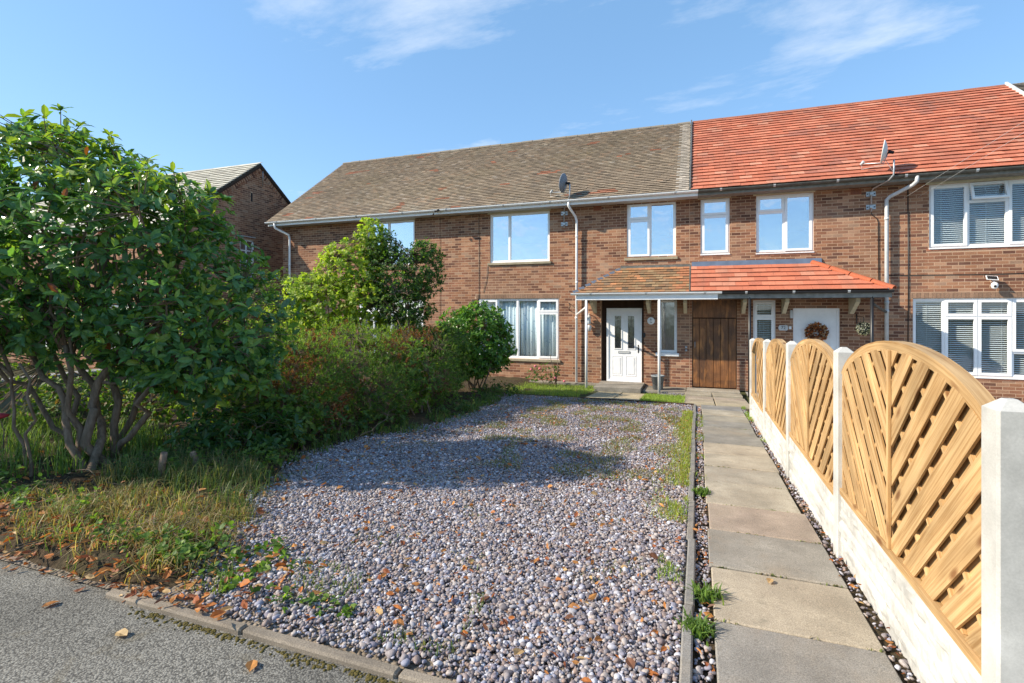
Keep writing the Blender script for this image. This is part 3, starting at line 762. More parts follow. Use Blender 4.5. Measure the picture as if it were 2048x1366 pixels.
h = MB().bbox(-1.527, -1.497, yd - .018, yd - .007, .24, .47, .004).build('door_handle', M['black'], dr)
MB().tube([(-1.512, yd - .02, .40), (-1.512, yd - .055, .40), (-1.60, yd - .058, .395)], .009, 8).build('lever', M['steel'], dr)
MB().box(d0, d1, yd - .06, yd + .04, -.585, -.556).build('threshold', M['steel'], dr)
MB().lathe([(.032, 0), (.032, .02), (.02, .03)], (-.27, YF - .006, .44), 14, 'y').build('vent_cap', M['steel'], hA)
MB().lathe([(.032, 0), (.032, .02), (.02, .03)], (-.27, YF - .006, .355), 14, 'y').build('vent_cap', M['steel'], hA)
MB().box(-1.375, -1.315, YF - .03, YF - .004, .68, .80).build('bell_box', M['black'], hA)

# ---- porch, old half
YE, ZE, PT = 13.25, 1.86, 2.56
PL = math.hypot(YF - YE, PT - ZE); PC, PS = (YF - YE) / PL, (PT - ZE) / PL
def porch_body(house, x0, x1, hipl, hipr, mat):
    e = .012
    V = [(x0, YE, ZE - .02), (x1, YE, ZE - .02), (x1 - hipr, YF - e, PT - .02), (x0 + hipl, YF - e, PT - .02), (x0, YF - e, ZE - .02), (x1, YF - e, ZE - .02)]
    return MB().add(V, [[0, 1, 2, 3], [0, 3, 4], [1, 5, 2], [0, 4, 5, 1], [3, 2, 5, 4]]).build('porch_roof', mat, house)
pA = porch_body(hA, -3.06, -.175, 1.12, 0, M['oldtilebed'])
def tintP(T, cols, rng):
    e = T[:, 0] > 2.885 - .35; cols = cols * rng.uniform(.75, 1.25, (len(cols), 1))
    cols[e & (rng.random(len(cols)) < .6)] = (.40, .17, .085); return cols
tile_field(pA, (-3.06, YE - .02, ZE - .005), (1, 0, 0), (0, PC, PS), (0, -PS, PC), 2.885, 10, .165, .126,
    [(.33, .175, .085), (.26, .15, .08), (.42, .20, .095), (.20, .14, .09), (.30, .20, .11)], [.3, .2, .2, .15, .15], M['tile_red'],
    clip=lambda v: (1.12 * v / PL, 2.885), tint_fn=tintP, n_obj=150)
for k in range(8):
    t = (k + .2) / 8
    o = MB().box(-.07, .07, -.06, .06, -.006, .01).build('hip_tile', M['lead'], pA)
    o.location = (-3.06 + 1.12 * t + .02, YE + (YF - YE) * t, ZE + (PT - ZE) * t + .035); o.rotation_euler = (PITCH * .8, -.3, .5)
MB().prism([(-1.98, YF - .035, PT - .01), (-1.98, YF - .01, PT + .075), (-1.98, YF + .005, PT + .075), (-1.98, YF + .005, PT - .02)], (1.80, 0, 0)).build('flashing', M['grime'], pA)
MB().prism([(-.185, YE - .03, ZE - .02), (-.185, YE - .03, ZE + .045), (-.185, YF - .02, PT + .06), (-.185, YF - .02, PT - .0)], (.03, 0, 0)).build('verge_strip', M['grime'], pA)
MB().box(-3.0, .47, YE + .005, YE + .03, 1.685, 1.835).build('porch_fascia', M['white'], hA)
MB().box(-3.0, -.18, YE + .03, YF - .004, 1.705, 1.72).build('porch_soffit', M['brownboard'], hA)
gutter(hA, -3.12, .56, YE - .035, 1.865, M['white'], M['greywhite'], 'porch_gutter', 1.3)
MB().tube([(-2.73, YE + .04, Z0 - .02), (-2.73, YE + .04, 1.70)], .033, 12).build('porch_post', M['white'], hA)
MB().tube([(-.89, YE + .04, Z0 - .04), (-.89, YE + .04, 1.70)], .034, 12).build('porch_post', M['white'], hA)
MB().tube([(-2.74, YE + .04, 1.50), (-2.80, 13.45, 1.47), (-3.17, 14.17, 1.30)], .03, 10).build('link_pipe', M['white'], hA)
def corbel(house, x, mat):
    MB().prism([(x, YF - .003, 1.70), (x, YF - .62, 1.70), (x, YF - .62, 1.61), (x, YF - .10, 1.33), (x, YF - .003, 1.33)], (.085, 0, 0)).build('corbel', mat, house)
for x in (-2.72, -1.25, -.33): corbel(hA, x, M['cream'])

# ---- right house: new red roof
hB = empty('terraced_house', (4, 14.3, Z0), 'brick terraced house with new orange red tiled roof and a wreath on its door', 'house', 'terraced houses in the row')
opsB = [(.09, .79, 2.88, 4.32), (1.41, 2.69, 2.86, 4.31), (5.01, 7.17, 2.84, 4.29), (4.70, 7.12, -.07, 1.69), (-.12, .96, Z0 + .02, 1.68), (1.34, 1.85, .1, 1.67), (2.24, 3.24, -.5, 1.47)]
m = rect_wall('wall', -.18, 8.0, Z0, 4.44, YF, opsB, .25, M['mortar'], hB)
m.add([(8.0, YF, Z0), (8.0, 21.7, Z0), (8.0, 21.7, 4.4), (8.0, YF, 4.4)], [[0, 1, 2, 3]]); m.add([(-.17, 21.7, Z0), (8, 21.7, Z0), (8, 21.7, 4.4), (-.17, 21.7, 4.4)], [[0, 1, 2, 3]])
m.add([(-.17, YF + .3, 2.3), (8, YF + .3, 2.3), (8, 21.7, 2.3), (-.17, 21.7, 2.3)], [[0, 1, 2, 3]])
wallB = m.build('wall', M['mortar'], hB)
exB = opsB + [(4.62, 7.2, 1.69, 1.835), (4.95, 7.2, 2.76, 2.84), (4.62, 7.2, -.15, -.07), (3.46, 3.68, 4.18, 4.32)]
spB = soldier(4.62, 7.2, 1.695, 1.83, YF) + soldier(4.95, 7.22, 2.765, 2.835, YF, .105, (.36, .15, .09)) + soldier(4.62, 7.2, -.145, -.075, YF, .105, (.34, .15, .09)) + soldier(.05, .84, 2.80, 2.87, YF - .002, .105, (.34, .16, .1)) + soldier(1.37, 2.75, 2.78, 2.85, YF - .002, .105, (.34, .16, .1))
brickwork(wallB, lay_bricks(-.18, 8.0, Z0 + .005, 4.42, exB, RG), YF, spB, vis=lambda x, z: z > 1.9 or (x > 4.0 and z > 1.0))
window(hB, .09, .79, 2.88, 4.32, [(1, 3.89, True)], M['glass_sky'], sill='thin', blind='roller'); head_board(hB, .09, .79, 4.32, M['cream'])
window(hB, 1.41, 2.69, 2.86, 4.31, [(.5, 3.89, False), (1, None, True)], M['glass_sky'], sill='thin', blind='half'); head_board(hB, 1.41, 2.69, 4.31, M['cream'])
wE = window(hB, 5.01, 7.17, 2.84, 4.29, [(.333, None, True), (.667, None, False), (1, None, True)], M['glass'], sill='thin', blind='venetian'); head_board(hB, 5.01, 7.17, 4.29, M['cream'])
# open top vent of the middle light
v_ = frame_rect(MB(), -.33, .33, -.40, 0, -.025, .025, .05).build('vent_sash', M['white'], wE); v_.location = (6.09, YF + .012, 4.27); v_.rotation_euler = (rad(-17), 0, 0)
g_ = MB().box(-.28, .28, -.004, .004, -.35, -.05).build('pane', M['glass'], wE); g_.location = v_.location; g_.rotation_euler = v_.rotation_euler
MB().box(5.75, 6.43, YF + .03, YF + .09, 3.83, 3.89).build('transom', M['white'], wE)
window(hB, 4.70, 7.12, -.07, 1.69, [(.25, None, False), (.5, 1.28, True), (.75, 1.28, True), (1, .5, False)], M['glass'], sill='thin', blind='venetian')
window(hB, 1.34, 1.85, .1, 1.67, [(1, 1.24, True)], M['glass'], sill='thin', blind='venetian')
roofB = roof_body(hB, -.15, 8.02, M['redbed'])
def tintB(T, cols, rng):
    n = np.array([mnoise.noise((a * .8, b * 1.1, 2.1)) for a, b in zip(T[:, 0], T[:, 2])])
    dk = (n > .25) & (rng.random(len(cols)) < .4); cols = cols.copy(); cols[dk] = np.array((.44, .165, .11)) * rng.uniform(.85, 1.1, (dk.sum(), 1))
    return cols * rng.uniform(.91, 1.09, (len(cols), 1))
REDP = [(.54, .175, .10), (.51, .16, .09), (.58, .205, .12), (.46, .15, .09), (.58, .25, .16)]; REDW = [.35, .25, .25, .08, .07]
tile_field(roofB, (-.145, 13.81, 4.46), (1, 0, 0), (0, CP, SP), (0, -SP, CP), 8.17, 26, .29, .2015, REDP, REDW, M['tile_red'], tint_fn=tintB, th=.013, lift=.042)
ridge(roofB, -.13, 8.0, M['tile_red'], (.33, .13, .08), .46)
MB().box(.02, 8.0, 13.89, 13.905, 4.34, 4.465).build('fascia', M['soffit'], hB)
MB().box(.02, 8.0, 13.905, YF + .02, 4.345, 4.375).build('soffit', M['soffit'], hB)
gutter(hB, .04, 8.0, 13.82, 4.46, M['grime'], M['greywhite'], 'gutter', 1.2)
pipe(hB, [(4.62, 13.82, 4.42), (4.62, 13.83, 4.30), (4.57, 13.9, 4.24), (4.22, 14.16, 4.06), (4.16, 14.2, 3.99), (4.16, 14.2, 3.8), (4.16, 14.2, -.62)], .042, M['greywhite'], clips=[(4.16, 14.2, 3.55), (4.16, 14.2, 1.6), (4.16, 14.2, 1.4)])
air_brick(hB, 3.57, 4.245)
# passage gate of dark brown boards below a board panel
gx = [-.105, .06, .225, .40, .575, .76, .945]
gt = MB().box(-.118, .955, YF + .05, YF + .07, Z0 + .02, 1.68).build('passage_gate', M['brownboard'], hB)
for i in range(6):
    MB().bbox(gx[i] + .004, gx[i + 1] - .004, YF + .012 + .004 * (i % 2), YF + .04, Z0 + .05, 1.20, .005).build('gate_board', M['gate'], gt)
MB().bbox(-.11, .95, YF + .005, YF + .035, 1.225, 1.68, .005).build('board_panel', M['gate'], gt)
MB().tube([(-.05, YF - .01, .42), (-.05, YF - .03, .46), (-.05, YF - .03, .56), (-.05, YF - .01, .60)], .008, 6).build('latch', M['steel'], gt)
# white door with arched moulding
x0, x1, yd = 2.24, 3.24, YF + .06
dB = frame_rect(MB(), x0, x1, -.5, 1.47, yd - .03, yd + .05, .06).build('front_door', M['white'], hB)
MB().box(x0 + .06, x1 - .06, yd - .004, yd + .03, -.44, 1.41).build('door_leaf', M['white'], dB)
frame_rect(MB(), 2.42, 3.06, -.3, 1.25, yd - .012, yd - .002, .018).build('door_panel', M['white'], dB)
for r in (.24, .19):
    MB().tube([(2.74 + r * math.cos(a), yd - .006, .86 + r * math.sin(a)) for a in np.linspace(0, math.pi, 17)], .009, 6).build('arch_moulding', M['white'], dB)
# porch, new half
XR = 4.02
pB = porch_body(hB, -.145, XR, 0, 1.38, M['redbed'])
tile_field(pB, (-.145, YE - .03, ZE), (1, 0, 0), (0, PC, PS), (0, -PS, PC), XR + .145, 6, .29, .21, REDP, REDW, M['tile_red'], clip=lambda v: (0, XR + .145 - 1.38 * v / PL - .02), th=.013, lift=.042)
for k in range(4):
    a, b = k / 4, (k + 1) / 4 - .012
    P0 = Vector((XR - 1.38 * a, YE + (YF - YE) * a, ZE + (PT - ZE) * a + .03)); P1 = Vector((XR - 1.38 * b, YE + (YF - YE) * b, ZE + (PT - ZE) * b + .03))
    t = (P1 - P0).normalized(); sd = t.cross(Vector((0, 0, 1))).normalized(); up = sd.cross(t)
    pr_ = [P0 + sd * (.10 * math.cos(q_)) + up * (.07 * math.sin(q_)) for q_ in np.linspace(-.2, math.pi + .2, 11)]
    pr_ += [P0 + sd * (.088 * math.cos(q_)) + up * (.055 * math.sin(q_)) for q_ in np.linspace(math.pi + .2, -.2, 11)]
    hm = MB().prism(pr_, P1 - P0); hm.t = [(.46, .125, .058)] * len(hm.v); hm.build('hip_tile', M['tile_red'], pB, True)
MB().prism([(-.13, YF - .10, PT - .05), (-.13, YF - .02, PT + .13), (-.13, YF - .008, PT + .13), (-.13, YF - .008, PT - .05)], (2.98, 0, 0)).build('flashing', M['lead'], pB)
MB().box(.475, 3.98, YE + .008, YE + .03, 1.70, 1.835).build('porch_fascia', M['soffit'], hB)
MB().box(-.17, 3.98, YE + .03, YF - .004, 1.712, 1.725).build('porch_soffit', M['brownboard'], hB)
gutter(hB, .565, 4.0, YE - .035, 1.86, M['black'], M['greywhite'], 'porch_gutter', 1.1)
MB().tube([(1.17, YE + .04, Z0), (1.17, YE + .04, 1.72)], .034, 12).build('porch_post', M['black'], hB)
MB().tube([(3.62, YE + .04, Z0), (3.62, YE + .04, 1.72)], .034, 12).build('porch_post', M['black'], hB)
MB().tube([(3.64, YE + .06, 1.56), (3.75, 13.5, 1.52), (4.13, 14.15, 1.38)], .03, 10).build('link_pipe', M['grime'], hB)
for x in (1.06, 1.98, 3.42): corbel(hB, x, M['cream'])
# ---- next house along, only its roof edge shows
hC = empty('terraced_house', (10, 14.3, Z0), 'sliver of a further terraced house with dark tiles beyond the red roof', 'house', 'terraced houses in the row')
wallC = MB().box(8.02, 14, YF, 21.7, Z0, 4.4).build('wall', M['mortar'], hC)
brickwork(wallC, lay_bricks(8.03, 14, Z0 + .005, 4.4, [], RG), YF, n_obj=0)
roofC = MB().prism([(8.06, 13.86, 4.44), (8.06, 18.0, 7.62), (8.06, 22.14, 4.44)], (6, 0, 0)).build('roof', M['oldtilebed'], hC)
tile_field(roofC, (8.08, 13.83, 4.50), (1, 0, 0), (0, CP, SP), (0, -SP, CP), 5.9, 45, .165, .116, [(.14, .12, .10), (.11, .095, .08), (.17, .14, .11)], [.4, .3, .3], M['tile_old'], n_obj=60)
MB().prism([(8.02, 13.80, 4.47), (8.02, 13.80, 4.57), (8.02, 17.98, 7.74), (8.02, 17.98, 7.60)], (.06, 0, 0)).build('verge_upstand', M['greywhite'], hC)
ridge(roofC, 8.08, 13.9, M['tile_old'], (.16, .14, .12))

# ---- detached house at the far left, gable towards the row
GX, GY, GZ, GS = -15.8, 15.2, 7.05, .77
hD = empty('detached_house', (-20, 15, Z0), 'detached brick house with plain gable wall and pale mossy roof behind the big shrub', 'house')
EY0, EY1 = GY - 3.7, GY + 3.7; EZ = GZ - GS * 3.7
m = MB()
gw = (14.30, 14.95, 2.64, 4.05)
def gz(y): return GZ - GS * abs(y - GY) - .12
m.add([(GX, EY0, Z0), (GX, gw[0], Z0), (GX, gw[0], gz(gw[0])), (GX, EY0, gz(EY0))], [[0, 1, 2, 3]])
m.add([(GX, gw[0], Z0), (GX, gw[1], Z0), (GX, gw[1], gw[2]), (GX, gw[0], gw[2])], [[0, 1, 2, 3]])
m.add([(GX, gw[0], gw[3]), (GX, gw[1], gw[3]), (GX, gw[1], gz(gw[1])), (GX, gw[0], gz(gw[0]))], [[0, 1, 2, 3]])
m.add([(GX, gw[1], Z0), (GX, EY1, Z0), (GX, EY1, gz(EY1)), (GX, GY, gz(GY)), (GX, gw[1], gz(gw[1]))], [[0, 1, 2, 3, 4]])
fm = rect_wall('wall', -27, GX, Z0, EZ, EY0, [(-18.5, -16.6, .2, 1.6), (-23, -21, .2, 1.6)], .2, M['mortar'], hD)
m.add(fm.v, fm.f); m.add([(-27, EY1, Z0), (GX, EY1, Z0), (GX, EY1, EZ), (-27, EY1, EZ)], [[0, 1, 2, 3]])
wallD = m.build('wall', M['mortar'], hD)
b_ = [q_ for q_ in lay_bricks(EY0, EY1, Z0 + .005, GZ, [gw, (14.78, 14.88, 5.5, 5.85)], RG) if q_[3] < gz((q_[0] + q_[1]) / 2) - .05 - .3 * abs(q_[1] - q_[0])]
brickwork(wallD, b_, GX, axis='x', vis=lambda y, z: z > 2.6 and y < 17.2 and y > 12.6)
brickwork(wallD, lay_bricks(-27, GX - .02, Z0 + .005, EZ, [(-18.5, -16.6, .2, 1.6), (-23, -21, .2, 1.6)], RG), EY0, n_obj=0)
for q_ in ((-18.5, -16.6), (-23, -21)): window(hD, q_[0], q_[1], .2, 1.6, [(.5, None, False), (1, None, False)], M['glass_sky'], Y=EY0, sill='white', blind='roller')
# gable window with glazing bars
fb = MB()
y0, y1, z0, z1 = gw
for a, b, c, d in ((y0, y1, z0, z0 + .05), (y0, y1, z1 - .05, z1), (y0, y0 + .05, z0, z1), (y1 - .05, y1, z0, z1), (y0, y1, 3.62, 3.66), (y0 + .31, y0 + .335, z0, z1)): fb.box(GX - .09, GX - .03, a, b, c, d)
for zz_ in (2.9, 3.14, 3.38): fb.box(GX - .08, GX - .04, y0, y1, zz_, zz_ + .018)
gwin = fb.build('gable_window', M['white'], hD)
MB().box(GX - .066, GX - .06, y0, y1, z0, z1).build('pane', M['glass_sky'], gwin)
MB().box(GX - .20, GX - .19, y0, y1, z0, z1).build('net_curtain', M['blind'], gwin)
MB().box(GX, GX + .02, y0 - .05, y1 + .05, z1 + .10, z1 + .13).build('drip_strip', M['greywhite'], gwin)
MB().box(GX - .02, GX + .004, 14.79, 14.87, 5.51, 5.84).build('slit_vent', M['dark'], hD)
MB().tube([(GX + .03, 15.33, 6.2), (GX + .03, 15.33, 6.95)], .012, 6).build('aerial_stub', M['steel'], hD)
gp_ = math.atan(GS); gc, gs = math.cos(gp_), math.sin(gp_); gl = math.hypot(3.95, 3.95 * GS)
roofD = MB().prism([(-27, GY - 3.95, GZ - 3.95 * GS), (-27, GY, GZ), (-27, GY + 3.95, GZ - 3.95 * GS), (-27, GY + 3.95, GZ - 3.95 * GS - .1), (-27, GY, GZ - .1), (-27, GY - 3.95, GZ - 3.95 * GS - .1)], (11.26, 0, 0)).build('roof', M['oldtilebed'], hD)
tile_field(roofD, (-27, GY - 3.95, GZ - 3.95 * GS), (1, 0, 0), (0, gc, gs), (0, -gs, gc), 11.28, 25, .27, .2, [(.56, .53, .45), (.49, .47, .40), (.60, .57, .48), (.42, .39, .33)], [.4, .3, .2, .1], M['tile_old'], n_obj=120, lift=.045, th=.013)
for s_ in (-1, 1):
    MB().prism([(GX + .0, GY, GZ - .02), (GX, GY + s_ * 3.95, GZ - .02 - 3.95 * GS), (GX, GY + s_ * 3.95, GZ - .17 - 3.95 * GS), (GX, GY, GZ - .17)], (.045, 0, 0)).build('barge_board', M['brownboard'], hD)
    n = 44
    for i in range(n):   # brick-on-edge course under the verge
        t = (i + .5) / n; y = GY + s_ * 3.8 * t
        o = bpy.data.objects.new('verge_brick', brick_variant(i % 9, 'x')); o.location = (GX + .012, y, GZ - .28 - GS * abs(y - GY)); o.rotation_euler = (s_ * -gp_ + math.pi / 2, 0, 0); o.scale = (1, 1, 1)
        COL.objects.link(o); o.parent = hD; o.matrix_parent_inverse = Matrix.Translation(hD.location).inverted()
# ------------------------------------------------------------------ fence
def clip_poly(P, region):
    n = len(region)
    for i in range(n):
        a = region[i]; b = region[(i + 1) % n]; ex, ey = b[0] - a[0], b[1] - a[1]; out = []
        for k in range(len(P)):
            p, q_ = P[k], P[(k + 1) % len(P)]
            dp_ = ex * (p[1] - a[1]) - ey * (p[0] - a[0]); dq = ex * (q_[1] - a[1]) - ey * (q_[0] - a[0])
            if dp_ >= 0: out.append(p)
            if dp_ * dq < 0:
                t = dp_ / (dp_ - dq); out.append((p[0] + t * (q_[0] - p[0]), p[1] + t * (q_[1] - p[1])))
        P = out
        if len(P) < 3: return []
    return P
GID = [0]
def wood(name, poly, xa, xb, d, parent):
    """poly in (y,z) extruded from xa to xb; d = grain direction"""
    m = MB().prism([(xa, p[0], p[1]) for p in poly], (xb - xa, 0, 0))
    o = m.build(name, M['fence'], parent); me = o.data; GID[0] += 1
    a = me.attributes.new('gcoord', 'FLOAT_VECTOR', 'POINT')
    pd = (-d[1], d[0]); r = (GID[0] * .731) % 7
    a.data.foreach_set('vector', np.array([(v[1] * d[0] + v[2] * d[1] + r * 3.3, v[1] * pd[0] + v[2] * pd[1] + v[0] * .6, r) for v in m.v], np.float32).ravel())
    return o
def fence_panel(ya, yb, zb, he, rise, tilt, label):
    P = empty('lattice_fence', (.905, (ya + yb) / 2, zb), label, 'fence', 'arched lattice fence panels')
    yc = (ya + yb) / 2; hw = (yb - ya) / 2
    def top(y): return zb + he + rise * max(0, 1 - ((y - yc) / hw) ** 2) ** .72 - tilt * (y - yc)
    ysamp = [ya + (yb - ya) * (1 - math.cos(math.pi * k / 28)) / 2 for k in range(29)]
    outer = [(y, top(y)) for y in ysamp]; th = .05
    inner = []
    for i, (y, z) in enumerate(outer):
        a = outer[max(i - 1, 0)]; b = outer[min(i + 1, 28)]; tx, tz = b[0] - a[0], b[1] - a[1]; L = math.hypot(tx, tz)
        inner.append((min(max(y + tz / L * th, ya), yb), z - tx / L * th))
    m = MB()
    for i in range(28):
        q_ = [outer[i], outer[i + 1], inner[i + 1], inner[i]]
        V = [(.878, *p) for p in q_] + [(.932, *p) for p in q_]; m.add(V, [[0, 1, 2, 3], [7, 6, 5, 4], [0, 4, 5, 1], [3, 2, 6, 7]])
    o = m.build('arched_rail', M['fence'], P); a = o.data.attributes.new('gcoord', 'FLOAT_VECTOR', 'POINT')
    a.data.foreach_set('vector', np.array([(v[1] * 1.0, v[2] - top(min(max(v[1], ya), yb)) + v[0], 2.2) for v in m.v], np.float32).ravel())
    def tin(y): return np.interp(y, [p[0] for p in inner], [p[1] for p in inner])
    e = .026
    wood('bottom_rail', [(ya, zb), (yb, zb), (yb, zb + .04), (ya, zb + .04)], .868, .935, (1, 0), P)
    for y0 in (ya, yb - e): wood('stile', [(y0, zb + .041), (y0 + e, zb + .041), (y0 + e, tin(y0 + e) + .012), (y0, tin(y0) + .006)], .882, .928, (0, 1), P)
    wood('centre_bar', [(yc - .014, zb + .041), (yc + .014, zb + .041), (yc + .014, tin(yc) + .005), (yc - .014, tin(yc) + .005)], .864, .875, (0, 1), P)
    for side, (a, b) in enumerate(((ya + e, yc - .006), (yc + .006, yb - e))):
        yy = np.linspace(a, b, 16)
        reg = [(a, zb + .042), (b, zb + .042)] + [(y, float(tin(y)) + .008) for y in yy[::-1]]
        d = (-.7071, .7071) if side == 0 else (.7071, .7071)
        for layer in (0, 1, 2):
            dd = d if layer < 2 else (-d[0], d[1]); pd = (-dd[1], dd[0])
            pitch, wd = ((.135, .092), (.135, .131), (.165, .022))[layer]
            cs = [p[0] * pd[0] + p[1] * pd[1] for p in reg]; c0 = min(cs) - .03 - (.0675 if layer == 1 else 0); k = 0
            while c0 + k * pitch < max(cs):
                c = c0 + k * pitch; k += 1
                q_ = []
                for al, ac in ((-6, c), (6, c), (6, c + wd), (-6, c + wd)): q_.append((dd[0] * al + pd[0] * ac, dd[1] * al + pd[1] * ac))
                pl = clip_poly(q_, reg)
                if len(pl) < 3: continue
                ar = abs(sum(pl[i][0] * pl[(i + 1) % len(pl)][1] - pl[(i + 1) % len(pl)][0] * pl[i][1] for i in range(len(pl)))) / 2
                if ar < .0005: continue
                if layer == 0: wood('slat', pl, .876 + random.uniform(0, .002), .886, dd, P)
                elif layer == 1: wood('back_slat', pl, .900, .910 + random.uniform(0, .002), dd, P)
                else: wood('batten', pl, .8865, .8995, dd, P)
    return P
PY = [2.0, 3.885, 5.82, 7.74, 9.66]; PTOP = [1.12, 1.15, 1.08, .995, .905]
PB = [.235, .165, .065, -.025]
plab = ['arched lattice fence panel nearest the camera, cut by the right edge', 'arched lattice fence panel second from the camera along the path', 'arched lattice fence panel third from the camera along the path', 'narrow looking arched lattice fence panel farthest away, by the gate']
blab = ['white rock faced concrete board under the nearest fence panel', 'white rock faced concrete board under the second fence panel from the camera', 'white rock faced concrete board under the third fence panel from the camera', 'white rock faced concrete board under the farthest fence panel']
tlab = ['nearest white concrete fence post at the right edge, biggest of all', 'white concrete fence post between the nearest and second fence panels', 'white concrete fence post between the second and third fence panels', 'white concrete fence post between the third and farthest fence panels', 'last white concrete fence post at the house end of the fence']
for i in range(4):
    ya, yb = PY[i] + .047, PY[i + 1] - .047
    fence_panel(ya, yb, PB[i], .80 if i == 0 else .78, .24, [.02, .03, .03, .03][i], plab[i])
    # cast stone-faced gravel board
    ny, nz = 120, 22; zb0 = zg((ya + yb) / 2) - .12; zt = PB[i] - .004
    yy = np.linspace(ya - .01, yb + .01, ny); zz_ = np.linspace(zb0, zt, nz); YY, ZZ = np.meshgrid(yy, zz_)
    row = np.floor((zt - ZZ) / .082); st = np.floor((YY + row * .37) / .33 + .25 * np.sin(row * 5))
    ph = np.abs(((YY + row * .37) / .33 + .25 * np.sin(row * 5)) % 1 - .5); pv_ = np.abs(((zt - ZZ) / .082) % 1 - .5)
    edge = np.minimum(np.clip((.5 - ph) / .045, 0, 1), np.clip((.5 - pv_) / .16, 0, 1))
    hgt = edge * (.014 + .008 * np.sin(st * 12.9 + row * 7.7)) + .010 * vnoise(YY, ZZ, 14, i) * edge + .004 * vnoise(YY, ZZ, 40, i)
    hgt = np.where(ZZ > zt - .012, .002, hgt)
    X = .884 - hgt
    V = np.stack([X, YY, ZZ], -1).reshape(-1, 3); ii = np.arange(ny - 1)[None] + (np.arange(nz - 1) * ny)[:, None]
    F = np.stack([ii, ii + ny, ii + ny + 1, ii + 1], -1).reshape(-1, 4)
    nb = len(V); V = np.concatenate([V, [(.932, ya - .01, zb0), (.932, yb + .01, zb0), (.932, yb + .01, zt), (.932, ya - .01, zt)]])
    o = np_obj('gravel_board', V, F, M['conc'])
    me = o.data
    bm_v = V.tolist(); faces = F.tolist() + [[nb, nb + 1, nb + 2, nb + 3], [(nz - 1) * ny, nb + 3, nb + 2, nz * ny - 1]]
    me.clear_geometry(); me.from_pydata(bm_v, [], faces); me.update()
    setp(o, blab[i], 'gravel board', 'concrete boards under the fence')
for i in range(5):
    y, zt = PY[i], PTOP[i]; a, b = .852, .955; h_ = .05
    prof = [(a, y - h_), (b, y - h_), (b, y - .022), (b - .034, y - .022), (b - .034, y - .012), (b, y - .006)]
    m = MB()
    zb0 = zg(y) - .3
    c = .008
    ring = [(a + c, y - h_), (b - c, y - h_), (b, y - h_ + c), (b, y + h_ - c), (b - c, y + h_), (a + c, y + h_), (a, y + h_ - c), (a, y - h_ + c)]
    cx, cy = (a + b) / 2, y
    V = [(p[0], p[1], zb0) for p in ring] + [(p[0], p[1], zt) for p in ring] + [(cx + (p[0] - cx) * .30, cy + (p[1] - cy) * .30, zt + .032) for p in ring]
    F = [[k, (k + 1) % 8, 8 + (k + 1) % 8, 8 + k] for k in range(8)] + [[8 + k, 8 + (k + 1) % 8, 16 + (k + 1) % 8, 16 + k] for k in range(8)] + [list(range(16, 24))]
    o = m.add(V, F).build('fence_post', M['conc']); setp(o, tlab[i], 'fence post', 'concrete fence posts')

# ------------------------------------------------------------------ things on the walls
def dish(bx, bz, px, pz, cz, front, label):
    """satellite dish on a cranked pole; facing left and a little away"""
    D = empty('satellite_dish', (bx, YF, bz), label, 'satellite dish', 'satellite dishes')
    yb = YF - .05
    MB().tube([(bx, yb, bz - .42), (bx, yb, bz + .04), (bx + (px - bx) * .1, yb - .06, bz + .11), (bx + (px - bx) * .8, 13.80, pz - .42), (px, 13.74, pz - .33), (px, 13.73, pz - .2), (px, 13.73, pz)], .019, 10).build('pole', M['steel'], D)
    for z in (bz, bz - .31):
        b = MB().box(bx - .095, bx + .095, YF - .022, YF - .009, z - .055, z + .055).build('bracket', M['steel'], D)
        MB().box(bx - .035, bx + .035, YF - .08, YF - .022, z - .03, z + .03).build('clamp', M['steel'], b)
        for sx in (-.07, .07): MB().lathe([(.012, 0), (.012, .02)], (bx + sx, YF - .022, z), 8, 'y').build('bolt', M['dark'], b)
    f_ = Vector((-.95, .26, .16)).normalized(); up = Vector((0, 0, 1)); sx = up.cross(f_).normalized(); uy = f_.cross(sx)
    c = Vector((px, 13.73, cz)) + f_ * .13
    V = []; nr, na = 6, 28
    for lay, off in ((0, 0), (1, -.012)):
        for r in range(nr + 1):
            q_ = r / nr
            for a in range(na):
                t = 2 * math.pi * a / na
                V.append(c + sx * (.215 * q_ * math.cos(t)) + uy * (.265 * q_ * math.sin(t)) + f_ * (.085 * q_ * q_ + off))
    F = []; n1_ = (nr + 1) * na
    for r in range(nr):
        for a in range(na):
            b = (a + 1) % na
            F.append([r * na + a, r * na + b, (r + 1) * na + b, (r + 1) * na + a]); F.append([n1_ + r * na + a, n1_ + (r + 1) * na + a, n1_ + (r + 1) * na + b, n1_ + r * na + b])
    for a in range(na):
        b = (a + 1) % na; F.append([nr * na + a, nr * na + b, n1_ + nr * na + b, n1_ + nr * na + a])
    MB().add(V, F, True).build('reflector', front, D)
    bk = c - f_ * .02
    MB().tube([bk, Vector((px, 13.73, cz - .02))], .035, 8).build('mount', M['dark'], D)
    arm0 = c - uy * .25 + f_ * .02; arm1 = c - uy * .27 + f_ * .42
    MB().tube([bk - uy * .05, arm0, arm1], .011, 6).build('feed_arm', M['steel'], D)
    MB().tube([arm1 - f_ * .02 + uy * .06, arm1 + f_ * .03 - uy * .03], [.034, .026], 10).build('feed_horn', M['greywhite'], D)
    MB().tube([arm1 - uy * .04, arm1 - uy * .13 + sx * .02, arm0 - uy * .05, bk - uy * .2, Vector((px, 13.73, pz - .3))], .005, 5).build('cable', M['greywhite'], D)
    return D
dish(-3.57, 4.19, -3.28, 4.88, 4.90, M['dish'], 'grey satellite dish seen from behind, on a pole above the brown roof gutter')
dish(3.87, 4.17, 4.16, 4.80, 4.98, M['dishwhite'], 'pale satellite dish seen edge on against the red roof')

